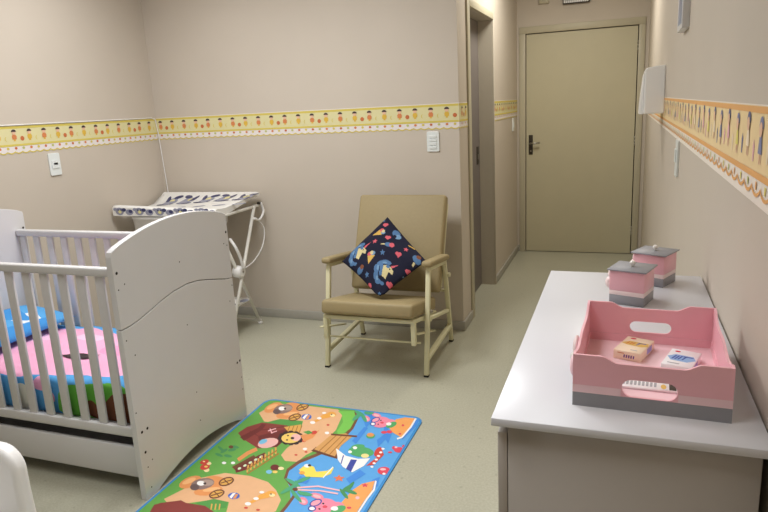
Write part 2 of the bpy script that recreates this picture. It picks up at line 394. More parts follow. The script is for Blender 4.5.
def dispenser():
    root = thing('paper_towel_dispenser', 'white plastic dispenser jutting from the right wall by the end door', 'dispenser', (XR, 3.86, 1.40))
    y0, y1 = 3.72, 4.0
    prof = [(0, 0), (0.1, 0.0), (0.1, 0.19), (0.099, 0.222), (0.093, 0.234), (0.05, 0.241), (0, 0.245)]
    b = MB(); b.prism([prof], lambda a, c, t: (XR-a, t, 1.40+c), y0, y1, 'white_plastic'); put(b, 'body', root, bevel=0.006)
    l = MB(); l.prism([[(0.1002, -0.002), (0.121, -0.002), (0.119, 0.05), (0.112, 0.13), (0.105, 0.2), (0.1002, 0.215)]], lambda a, c, t: (XR-a, t, 1.40+c), y0+0.05, y1+0.002, 'white_plastic'); put(l, 'front_cover', root, bevel=0.004)
dispenser()
def picture():
    root = thing('picture_frame', 'white framed picture hung high on the right wall above the orange border', 'picture', (XR, 2.62, 1.717))
    y0, y1, z0, z1 = 2.515, 2.725, 1.717, 2.02
    f = MB(); f.prism([[(y0, z0), (y1, z0), (y1, z1), (y0, z1)], [(y0+.02, z0+.02), (y0+.02, z1-.02), (y1-.02, z1-.02), (y1-.02, z0+.02)]], lambda a, b, t: (XR-t, a, b), 0, 0.024, 'white_lacquer'); put(f, 'frame', root, bevel=0.002)
    f = MB(); f.box(XR-0.012, XR, y0+.02, y1-.02, z0+.02, z1-.02, 'picture_print')
    f.face([(XR-.0125, y0+.05, z0+.06), (XR-.0125, y1-.05, z0+.06), (XR-.0125, y1-.05, z0+.16), (XR-.0125, y0+.05, z0+.16)], 'obd_pink'); put(f, 'print', root, 'pale blue print')
picture()
def exit_light():
    root = thing('emergency_light', 'emergency light unit mounted above the end door', 'emergency light', (-0.427, YD, 2.34))
    b = MB(); b.box(-0.545, -0.31, YD-0.045, YD+0.004, 2.334, 2.456, 'dark_metal', 0.004); put(b, 'housing', root)
    g = MB()
    for i in range(12):
        for j in range(5): g.box(-0.536+i*0.0183, -0.536+i*0.0183+0.0155, YD-0.05, YD-0.045, 2.341+j*0.0215, 2.341+j*0.0215+0.0185, 'lamp_grid')
    put(g, 'reflector_grid', root, 'pale gridded reflector face')
    root = thing('junction_box', 'small pale box on the wall above the end door, left of the emergency light', 'box', (-0.715, YD, 2.36))
    b = MB(); b.box(-0.762, -0.67, YD-0.03, YD+0.004, 2.358, 2.45, 'frame_paint', 0.004); put(b, 'box_body', root)
    b = MB(); b.box(-0.756, -0.676, YD-0.034, YD-0.03, 2.364, 2.444, 'frame_paint', 0.002); put(b, 'cover', root)
exit_light()
# white cord running along the border top and down the corner to the changing table
c = MB(); P = [(XL+0.006, 0.62, ZT+0.0025), (XL+0.006, 1.8, ZT+0.0025), (XL+0.006, 3.2, ZT+0.0025), (XL+0.006, 3.9, ZT+0.0025), (XL+0.008, 3.99, ZT+0.004), (XL+0.014, 4.022, ZT-0.012), (XL+0.02, 4.03, 1.40), (XL+0.03, 4.03, 1.2), (XL+0.045, 4.028, 0.93), (XL+0.05, 4.028, 0.5)]
c.tube(P, 0.0034, 'white_plastic', 8)
tag(c.build('electric_cord', loc=(XL+0.05, 4.028, 0.5)), 'thin white cord along the yellow border and down the room corner', 'cord')

# ------------------------------------------------------------------ crib
CX1, CX0, CY0, CY1 = -1.763, -3.085, 1.82, 2.582
def crib():
    root = thing('crib', 'white baby crib with curved end panels and slatted sides', 'crib', ((CX0+CX1)/2, (CY0+CY1)/2, 0))
    W = CY1-CY0
    top = lambda y: 1.105-0.062*((y-0.41)/0.38)**2
    split = [(0, 0.728), (0.045, 0.729), (0.09, 0.735), (0.16, 0.752), (0.235, 0.772), (0.32, 0.789), (0.418, 0.797), (0.5, 0.79), (0.592, 0.769), (0.66, 0.752), (0.71, 0.739), (W, 0.732)]
    up = [(y, z+0.0016) for y, z in split]
    topline = [(W, top(W)-0.012), (W-0.004, top(W)-0.003), (W-0.014, top(W))]+[(W-0.03-(W-0.07)*i/22, top(W-0.03-(W-0.07)*i/22)) for i in range(23)]+[(0.022, top(0.03)-0.004), (0.008, top(0.03)-0.013), (0.0015, top(0.03)-0.03), (0, top(0.03)-0.05)]
    lowline = [(y, z-0.0016) for y, z in split[::-1]]
    arch = [(0.0, 0), (0.06, 0)]+[(0.075+0.63*i/20, 0.06*math.sin(PI*i/20)**0.8) for i in range(21)]+[(0.715, 0), (W, 0)]
    HOLES = [(1.839,0.949,1),(1.837,0.884,0),(1.871,0.898,0),(2.204,0.904,0),(2.566,0.962,1),(2.54,0.911,0),(2.564,0.898,0),(2.57,0.697,0),(2.539,0.625,0),(2.204,0.62,0),(1.838,0.681,0),(1.872,0.609,0),(2.21,0.298,0),(2.211,0.159,0),(1.832,0.381,0),(1.848,0.29,1),(1.88,0.291,1),(1.851,0.2,1),(1.853,0.132,0),(1.883,0.15,0),(1.856,0.04,0),(2.544,0.303,1),(2.568,0.305,1),(2.568,0.216,0),(2.568,0.151,0)]
    for x0, x1, near in ((CX1-0.026, CX1, 1), (CX0, CX0+0.026, 0)):
        fn = lambda a, b, t: (t, CY0+a, b)
        lo = MB('white_lacquer', 'hole_and_gap_shade'); hi = MB('white_lacquer', 'hole_and_gap_shade')
        hi.prism([up+topline], fn, x0, x1, 'white_lacquer'); lo.prism([arch+lowline], fn, x0, x1, 'white_lacquer')
        for y, z, big in HOLES:                            # dark screw holes in the face
            m = hi if z > 0.79 or (z > 0.74 and not 2.0 < y < 2.45) else lo
            m.face([(x1+0.0004, a, b) for a, b in circ(y, z, 0.0062 if big else 0.0032, n=10)], 'hole_and_gap_shade')
        lo.box((x0+x1)/2-0.003, (x0+x1)/2+0.003, CY0+0.01, CY1-0.01, 0.70, 0.81, 'hole_and_gap_shade')  # dark core painted in to stand for the shade inside the split
        put(lo, 'lower_end_panel', root, bevel=0.0025); put(hi, 'upper_end_panel', root, bevel=0.0025)
    xa, xb = CX0+0.026, CX1-0.026
    for y0, y1, side in ((CY0+0.04, CY0+0.066, 0), (CY1-0.066, CY1-0.04, 1)):
        r = MB(); r.box(xa, xb, y0-0.004, y1+0.004, 0.925, 0.96, 'white_lacquer', 0.008, 3); put(r, 'top_rail', root)
        r = MB(); r.box(xa, xb, y0, y1, 0.25, 0.292, 'white_lacquer', 0.004); put(r, 'lower_rail', root)
        r = MB(); r.box(xa, xb, y0+0.002, y1-0.004, 0.068, 0.204, 'white_lacquer', 0.003); put(r, 'bottom_board', root)
        for k in range(13):
            x = -1.882-k*0.0955
            s = MB(); s.box(x-0.021, x+0.021, y0+0.007, y1-0.007, 0.29, 0.928, 'white_lacquer', 0.003); put(s, 'slat', root)
    b = MB(); b.box(xa, xb, CY0+0.07, CY1-0.07, 0.262, 0.28, 'white_board'); put(b, 'mattress_base', root)
    b = MB(); b.box(xa, xb, CY0+0.066, CY1-0.066, 0.085, 0.095, 'white_board'); b.box(xa, xb, CY1-0.078, CY1-0.066, 0.095, 0.262, 'white_board'); put(b, 'storage_shelf', root)  # unseen boards added to keep the gap under the mattress dark
crib()

def bed_material(name, side):
    """printed cotton: sky blue ground, big pink patch, green and brown strip towards the front"""
    m = bpy.data.materials.new(name); m.use_nodes = True; nt = m.node_tree; b = nt.nodes['Principled BSDF']
    b.inputs['Roughness'].default_value = 0.85; b.inputs['Specular IOR Level'].default_value = 0.15
    tc = nt.nodes.new('ShaderNodeTexCoord')
    nz = nt.nodes.new('ShaderNodeTexNoise'); nz.inputs['Scale'].default_value = 5; nz.inputs['Detail'].default_value = 2
    nt.links.new(tc.outputs['Object'], nz.inputs['Vector'])
    sc = nt.nodes.new('ShaderNodeVectorMath'); sc.operation = 'MULTIPLY_ADD'; sc.inputs[1].default_value = (0.09, 0.09, 0.09); sc.inputs[2].default_value = (-0.045, -0.045, -0.045)
    nt.links.new(nz.outputs['Color'], sc.inputs[0])
    ad = nt.nodes.new('ShaderNodeVectorMath'); ad.operation = 'ADD'; nt.links.new(tc.outputs['Object'], ad.inputs[0]); nt.links.new(sc.outputs[0], ad.inputs[1])
    def ellipse(c, r):
        s = nt.nodes.new('ShaderNodeVectorMath'); s.operation = 'SUBTRACT'; s.inputs[1].default_value = c; nt.links.new(ad.outputs[0], s.inputs[0])
        d = nt.nodes.new('ShaderNodeVectorMath'); d.operation = 'DIVIDE'; d.inputs[1].default_value = r; nt.links.new(s.outputs[0], d.inputs[0])
        l = nt.nodes.new('ShaderNodeVectorMath'); l.operation = 'LENGTH'; nt.links.new(d.outputs[0], l.inputs[0])
        k = nt.nodes.new('ShaderNodeMath'); k.operation = 'LESS_THAN'; k.inputs[1].default_value = 1; nt.links.new(l.outputs['Value'], k.inputs[0])
        return k.outputs[0]
    def over(prev, col, mask):
        x = nt.nodes.new('ShaderNodeMix'); x.data_type = 'RGBA'; x.inputs[7].default_value = (*lin(col), 1)
        if prev is None: x.inputs[6].default_value = (*lin((92,166,222)), 1)
        else: nt.links.new(prev, x.inputs[6])
        nt.links.new(mask, x.inputs[0]); return x.outputs[2]
    cur = None
    for col, c, r in side: cur = over(cur, col, ellipse(c, r))
    nt.links.new(cur, b.inputs['Base Color'])
    n2 = nt.nodes.new('ShaderNodeTexNoise'); n2.inputs['Scale'].default_value = 14; nt.links.new(tc.outputs['Object'], n2.inputs['Vector'])
    bp = nt.nodes.new('ShaderNodeBump'); bp.inputs['Strength'].default_value = 0.35; bp.inputs['Distance'].default_value = 0.01
    nt.links.new(n2.outputs['Fac'], bp.inputs['Height']); nt.links.new(bp.outputs['Normal'], b.inputs['Normal'])
    MATS[name] = m
BIG = 9.0
# coordinates from the mattress centre
bed_material('bed_print', [((243,176,206), (-0.1, -0.06, 0.3), (0.9, 0.34, 0.2)), ((247,198,222), (0.0, 0.1, 0.2), (0.09, 0.05, 0.3)), ((247,198,222), (-0.3, 0.05, 0.2), (0.1, 0.06, 0.3)), ((240,160,196), (0.3, 0.0, 0.2), (0.13, 0.07, 0.3)),
    ((92,166,222), (-0.42, -0.33, 0.06), (0.62, 0.06, 0.085)), ((104,178,70), (0.44, -0.36, 0.05), (0.31, 0.12, 0.13)), ((118,74,54), (0.57, -0.34, 0.02), (0.17, 0.09, 0.12)), ((118,74,54), (0.37, -0.35, 0.02), (0.06, 0.06, 0.09)), ((104,178,70), (0.5, -0.34, 0.15), (0.1, 0.06, 0.03)), ((226,226,214), (-0.03, -0.34, 0.04), (0.075, 0.08, 0.09)), ((226,226,214), (-0.36, -0.34, 0.04), (0.06, 0.08, 0.08)), ((243,176,206), (0.1, -0.31, 0.13), (0.04, 0.04, 0.03)), ((243,176,206), (0.145, -0.31, 0.08), (0.02, 0.04, 0.025))])
bed_material('pillow_print', [((226,234,240), (0.08, 0.06, 0.1), (0.07, 0.07, 0.2)), ((226,234,240), (0.0, -0.14, 0.1), (0.09, 0.04, 0.2)), ((72,148,214), (-0.1, 0.05, 0.0), (0.2, 0.08, 0.2)), ((72,148,214), (0.15, -0.05, 0.0), (0.05, 0.2, 0.2))])
def soft_block(name, x0, x1, y0, y1, z0, z1, m, nx=44, ny=28, r=0.03, wob=0.006, crown=0.0, seed=1):
    mb = MB(m); rnd = random.Random(seed); ph = [rnd.uniform(0, 6) for _ in range(6)]
    cx, cy = (x0+x1)/2, (y0+y1)/2
    def wob_(x, y): return wob*(math.sin(9*x+ph[0]+3*y)+math.sin(13*y+ph[1]-4*x)+0.7*math.sin(23*x+17*y+ph[2]))/2
    prof = [(0.0, 1.0)]
    rows = []
    steps = [(-1, 0.0)]
    N = 10
    # rings from bottom edge up over a rounded shoulder to the top
    ring_par = [(0.012, 0.0), (0.002, 0.12), (0.0, 0.4), (0.0, 0.75)]+[(r*(1-math.cos(a)), 1-(r/(z1-z0))*(1-math.sin(a))) for a in [PI/2*i/5 for i in range(1, 6)]]
    for ins, h in ring_par:
        ring = []
        xa, xb, ya, yb = x0+ins, x1-ins, y0+ins, y1-ins
        P = [(xa+(xb-xa)*i/nx, ya) for i in range(nx)]+[(xb, ya+(yb-ya)*i/ny) for i in range(ny)]+[(xb-(xb-xa)*i/nx, yb) for i in range(nx)]+[(xa, yb-(yb-ya)*i/ny) for i in range(ny)]
        for x, y in P:
            w = wob_(x*2, y*2)*(0.3+0.7*h)
            ring.append(mb.bm.verts.new((x, y+w*0.6, z0+(z1-z0)*h+(w if h > 0.6 else 0))))
        rows.append(ring)
    for a, b in zip(rows, rows[1:]):
        n = len(a)
        for i in range(n):
            f = mb.bm.faces.new((a[i], a[(i+1) % n], b[(i+1) % n], b[i])); f.smooth = True
    last = rows[-1]; ins = ring_par[-1][0]
    xa, xb, ya, yb = x0+ins, x1-ins, y0+ins, y1-ins
    g = {}
    for i in range(nx+1):
        for j in range(ny+1):
            if j == 0 and i < nx: g[i, j] = last[i]
            elif i == nx and j < ny: g[i, j] = last[nx+j]
            elif j == ny and i > 0: g[i, j] = last[nx+ny+(nx-i)]
            elif i == 0 and j > 0: g[i, j] = last[2*nx+ny+(ny-j)]
            else:
                x = xa+(xb-xa)*i/nx; y = ya+(yb-ya)*j/ny
                e = math.sin(PI*i/nx)*math.sin(PI*j/ny)
                g[i, j] = mb.bm.verts.new((x, y+wob_(x*2, y*2)*0.6, z1+wob_(x*2, y*2)+crown*e**0.6))
    for i in range(nx):
        for j in range(ny):
            f = mb.bm.faces.new((g[i, j], g[i+1, j], g[i+1, j+1], g[i, j+1])); f.smooth = True
    return mb
mb = soft_block('m', CX0+0.034, CX1-0.034, CY0+0.078, CY1-0.078, 0.282, 0.452, 'bed_print', crown=0.025)
root = thing('mattress', 'crib mattress dressed in blue, pink and green printed cotton', 'mattress', ((CX0+CX1)/2, (CY0+CY1)/2, 0.282))
o = put(mb, 'fitted_sheet', root, 'blue sheet printed with pink, green and brown patches')
lf = MB('mp_dark')
P = []
for i in range(9):
    t = i/8; P.append((-2.37+0.19*t, 2.06+0.018*t+0.03*t*t+0.02*math.sin(PI*t)*1.3))
for i in range(9):
    t = 1-i/8; P.append((-2.37+0.19*t, 2.06+0.018*t+0.03*t*t-0.03*math.sin(PI*(t**1.3))))
def bedz(x, y):
    best = min(o.data.vertices, key=lambda v: (v.co.x+root.location.x-x)**2+(v.co.y+root.location.y-y)**2+(0 if v.co.z > .12 else 9))
    return best.co.z+0.282
P = P[:9]+P[10:17]
vs = [(x, y, bedz(x, y)+0.006) for x, y in P]
lf.face(vs, 'mp_dark'); put(lf, 'printed_motif', o, 'black leaf-shaped print')
# pillow
pm = MB('pillow_print'); U = 26
def pil(u, v, s):
    h = max(0.0, (1-abs(u)**3)*(1-abs(v)**3))**0.55
    return (-2.855+u*0.17, 2.2+v*0.27, 0.53+(0.046 if s > 0 else -0.026)*h-0.02*u)
for s in (1, -1):
    G = [[pm.bm.verts.new(pil(-1+2*i/U, -1+2*j/U, s)) for j in range(U+1)] for i in range(U+1)]
    for i in range(U):
        for j in range(U):
            f = pm.bm.faces.new((G[i][j], G[i+1][j], G[i+1][j+1], G[i][j+1])); f.smooth = True
bmesh.ops.remove_doubles(pm.bm, verts=pm.bm.verts[:], dist=0.0006)
tag(pm.build('pillow', loc=(-2.855, 2.2, 0.5)), 'blue and white baby pillow at the far end of the crib', 'pillow')

# ------------------------------------------------------------------ nursing armchair
def armchair():
    root = thing('armchair', 'beige vinyl nursing armchair with cream metal frame', 'armchair', (-1.3, 3.5, 0))
    xl, xr = -1.618, -1.0
    def slab(x0, x1, y0, y1, z0, z1, r=0.018):
        b = bmesh.new()
        vs = [b.verts.new((x, y, z)) for x in (x0, x1) for y in (y0, y1) for z in (z0, z1)]
        for q in ((0,1,3,2),(4,6,7,5),(0,4,5,1),(2,3,7,6),(0,2,6,4),(1,5,7,3)): b.faces.new([vs[i] for i in q])
        bmesh.ops.bevel(b, geom=b.edges[:], offset=r, segments=4, profile=0.5, affect='EDGES')
        return b
    def tilt(y, z, a): return Matrix.Translation((0, y, z)) @ Matrix.Rotation(a, 4, 'X')
    mb = MB('tan_vinyl'); L = math.hypot(0.56, 0.56*0.44)
    mb.merge(slab(-1.592, -1.014, 0, 0.07, 0, L), 'tan_vinyl', tilt(3.612, 0.398, -math.atan(0.44)), True); put(mb, 'backrest', root)
    ts = -0.198
    s = MB('tan_vinyl'); s.merge(slab(-1.566, -1.022, 0, 0.475, -0.08, 0, 0.02), 'tan_vinyl', tilt(3.123, 0.467, ts), True); put(s, 'seat', root)
    f = MB('cream_metal'); z = lambda y: 0.362+(y-3.15)*ts
    for y in (3.152, 3.57): f.bar((-1.566, y, z(y)), (-1.022, y, z(y)), 0.024, 0.024, 'cream_metal', (0,0,1))
    for x in (-1.556, -1.032): f.bar((x, 3.165, z(3.165)), (x, 3.56, z(3.56)), 0.022, 0.022, 'cream_metal', (1,0,0))
    f.bar((xl, 3.40, z(3.40)-0.022), (xr, 3.40, z(3.40)-0.022), 0.02, 0.016, 'cream_metal', (0,0,1))
    put(f, 'seat_frame', root)
    for x in (-1.556, -1.032):
        p = MB('cream_metal'); p.box(x-0.013, x+0.013, 3.138, 3.166, 0.226, 0.352, 'cream_metal', 0.003); put(p, 'footrest_arm', root)
    p = MB('cream_metal'); p.tube([(-1.60, 3.20, 0.222), (-1.01, 3.20, 0.222)], 0.006, 'cream_metal', 8); put(p, 'footrest_bar', root)
    for k, x in ((-1, xl), (1, xr)):
        a = MB('cream_metal'); a.bar((x, 3.368, 0.60), (x, 3.258, 0.008), 0.026, 0.026, 'cream_metal', (1,0,0)); leg = put(a, 'front_leg', root)
        b = MB('black_rubber'); b.box(x-0.014, x+0.014, 3.243, 3.272, 0, 0.01, 'black_rubber', 0.002); put(b, 'rubber_foot', leg)
        a = MB('cream_metal'); a.bar((x, 3.712, 0.565), (x, 3.836, 0.008), 0.026, 0.026, 'cream_metal', (1,0,0)); leg = put(a, 'rear_leg', root)
        b = MB('black_rubber'); b.box(x-0.014, x+0.014, 3.821, 3.85, 0, 0.01, 'black_rubber', 0.002); put(b, 'rubber_foot', leg)
        a = MB('cream_metal'); a.bar((x, 3.28, 0.10), (x, 3.81, 0.12), 0.022, 0.03, 'cream_metal', (1,0,0)); put(a, 'side_bar', root)
        a = MB('cream_metal'); a.bar((x, 3.33, 0.322), (x, 3.755, 0.235), 0.02, 0.024, 'cream_metal', (1,0,0)); put(a, 'side_bar', root)
        a = MB('cream_metal'); a.bar((x, 3.355, 0.607), (x, 3.735, 0.560), 0.026, 0.02, 'cream_metal', (1,0,0)); put(a, 'arm_rail', root)
        a = MB('cream_metal'); a.bar((x-k*0.02, 3.17, 0.285), (x-k*0.02, 3.50, 0.19), 0.01, 0.024, 'cream_metal', (1,0,0)); put(a, 'recline_link', root)
        a = MB('tan_vinyl'); a.merge(slab(-0.031, 0.031, 0, 0.41, 0, 0.036, 0.015), 'tan_vinyl', tilt(3.325, 0.6215, -0.123) @ Matrix.Translation((x, 0, 0)), True); put(a, 'armrest', root)
    a = MB('cream_metal')
    for x in (-1.578, -1.026): a.bar((x, 3.70, 0.40), (x, 3.915, 0.89), 0.02, 0.018, 'cream_metal', (1,0,0))
    a.bar((xl, 3.775, 0.36), (xr, 3.775, 0.36), 0.016, 0.016, 'cream_metal', (0,0,1))
    put(a, 'back_frame', root)
    a = MB('steel'); a.tube([(-0.99, 3.335, 0.365), (-0.976, 3.335, 0.365)], 0.011, 'steel'); put(a, 'hinge_bolt', root)
    a = MB('cream_metal'); a.tube([(-0.99, 3.733, 0.475), (-0.97, 3.733, 0.475)], 0.013, 'cream_metal'); put(a, 'hinge_bolt', root)
armchair()

def cushion():
    C = Vector((-1.3085, 3.486, 0.641)); e1 = Vector((1, 0.0, 0.035)).normalized(); e2 = Vector((-0.09, 0.437, 0.375)).normalized()
    n = e1.cross(e2).normalized()
    R = 0.268; N = 130
    # printed motifs in cushion plane units (x right, y up, -1..1 = corner)
    S = []
    def el(c, x, y, rx, ry, a=0): S.append((c, 'e', x, y, rx, ry, math.radians(a)))
    def pg(c, *p): S.append((c, 'p', p))
    def px(u, v): return ((u-292)/196.0, (262-v)/190.0)       # layout grid of the print
    def E(c, u, v, rx, ry, a=0): x, y = px(u, v); el(c, x, y, rx/196, ry/190, a)
    def PG(c, *p): pg(c, *[px(*q) for q in p])
    def heart(u, v): E('cu_pink', u-5, v-3, 8, 8); E('cu_pink', u+6, v-3, 8, 8); PG('cu_pink', (u-12, v), (u+13, v), (u, v+14))
    def star(c, u, v, r): PG(c, *[(u+(r if i % 2 == 0 else r*.45)*math.sin(PI*i/5), v-(r if i % 2 == 0 else r*.45)*math.cos(PI*i/5)) for i in range(10)])
    def cone(u, v, du, dv):
        PG('cu_yellow', (u+du, v+dv), (u-dv*.42, v+du*.42), (u+dv*.42, v-du*.42)); E('cu_pink', u-du*.12-dv*.22, v-dv*.12+du*.22, 10, 9); E('cu_lblue', u-du*.2+dv*.18, v-dv*.2-du*.18, 10, 9); E('cu_cream', u-du*.25, v-dv*.25, 8, 8)
    def lolly(u, v, s=1): E('cu_blue', u-8*s, v, 15, 11, -5); E('cu_pink', u+9*s, v, 11, 12); PG('cu_cream', (u-22*s, v-3), (u-40*s, v-1), (u-40*s, v+4), (u-22*s, v+4))
    def unicorn(u, v, k=1):
        for a, b, r1, r2, g in ((-2, -32, 22, 10, -8), (-28, -24, 17, 12, 35), (-44, -2, 12, 19, 0), (-47, 24, 11, 17, 0), (-38, 46, 14, 10, -20), (-20, 54, 9, 7, 0), (-20, -4, 10, 14, 0), (-26, 16, 7, 10, 0)): E('cu_blue', u+a*k, v+b, r1, r2, g)
        for a, b, r1, r2 in ((-38, -6, 5, 12), (-42, 34, 6, 9), (-10, -30, 10, 4)): E('cu_lblue', u+a*k, v+b, r1, r2)
        PG('cu_cream', (u-14*k, v-18), (u+12*k, v-20), (u+30*k, v+2), (u+26*k, v+18), (u+10*k, v+8), (u-4*k, v+38), (u-20*k, v+26)); PG('cu_pink', (u+18*k, v-18), (u+52*k, v-30), (u+22*k, v-8)); E('cu_blue', u+6*k, v-14, 9, 7)
        E('cloth_navy', u+14*k, v-4, 3, 3)
    heart(293, 124); cone(278, 163, -42, 12); E('cu_blue', 350, 165, 18, 20); E('cu_lblue', 360, 182, 15, 12, 30); E('cloth_navy', 345, 182, 8, 8); heart(315, 195)
    star('cu_pink', 259, 216, 13); lolly(330, 233); star('cu_pink', 401, 237, 12); cone(246, 275, -8, 42); star('cu_blue', 299, 270, 13); heart(371, 271); unicorn(190, 246); unicorn(322, 342, 1)
    E('cu_blue', 449, 270, 16, 20, 30); E('cu_brown', 456, 256, 10, 9); PG('cu_cream', (436, 284), (444, 288), (436, 304), (430, 300)); PG('cu_yellow', (405, 208), (440, 214), (436, 222), (410, 214))
    star('cu_blue', 231, 357, 13); E('cu_blue', 195, 332, 18, 13, 20); E('cu_brown', 206, 322, 10, 9); lolly(232, 402); heart(415, 330); heart(334, 398); heart(132, 326); star('cu_blue', 290, 436, 11); E('cu_blue', 172, 378, 9, 12); E('cu_lblue', 400, 356, 9, 7); E('cu_blue', 280, 96, 5, 4)
    mats = ['cloth_navy']
    mb = MB('cloth_navy')
    def pt(a, b, s):
        k = 1-0.05*(1-a*a)*0-0.035*((1-a*a)*(abs(b)**4)+(1-b*b)*(abs(a)**4))
        h = ((1-a*a)*(1-b*b))**0.55
        x = (a-b)/2*k; y = (a+b)/2*k
        if y < -0.88: y = -0.88+(y+0.88)*0.45
        y -= 0.13*abs(x)**1.3
        w = 0.006*math.sin(7*a+3*b)*h
        return C+e1*(x*2*R/1.0)*0.5*2*0.5+e2*(y*2*R)*0.565+n*(s*0.058*h+w)
    def color(a, b):
        x = (a-b)/2; y = (a+b)/2; c = 'cloth_navy'
        for q in S:
            if q[1] == 'e':
                _, _, cx, cy, rx, ry, g = q; dx, dy = x-cx, y-cy
                u = dx*math.cos(g)+dy*math.sin(g); v = -dx*math.sin(g)+dy*math.cos(g)
                if (u/rx)**2+(v/ry)**2 < 1: c = q[0]
            else:
                P = q[2]; ins = False; j = len(P)-1
                for i in range(len(P)):
                    if (P[i][1] > y) != (P[j][1] > y) and x < (P[j][0]-P[i][0])*(y-P[i][1])/(P[j][1]-P[i][1])+P[i][0]: ins = not ins
                    j = i
                if ins: c = q[0]
        return c
    for s in (1, -1):
        n_ = N
        G = [[mb.bm.verts.new(pt(-1+2*i/n_, -1+2*j/n_, s)) for j in range(n_+1)] for i in range(n_+1)]
        for i in range(n_):
            for j in range(n_):
                f = mb.bm.faces.new((G[i][j], G[i+1][j], G[i+1][j+1], G[i][j+1])); f.smooth = True
                if s == 1: f.material_index = mb.mi(color(-1+2*(i+.5)/n_, -1+2*(j+.5)/n_))
    bmesh.ops.remove_doubles(mb.bm, verts=mb.bm.verts[:], dist=0.0002)
    tag(mb.build('cushion', loc=tuple(C)), 'navy square cushion printed with unicorns and ice creams on the beige armchair', 'cushion')
cushion()
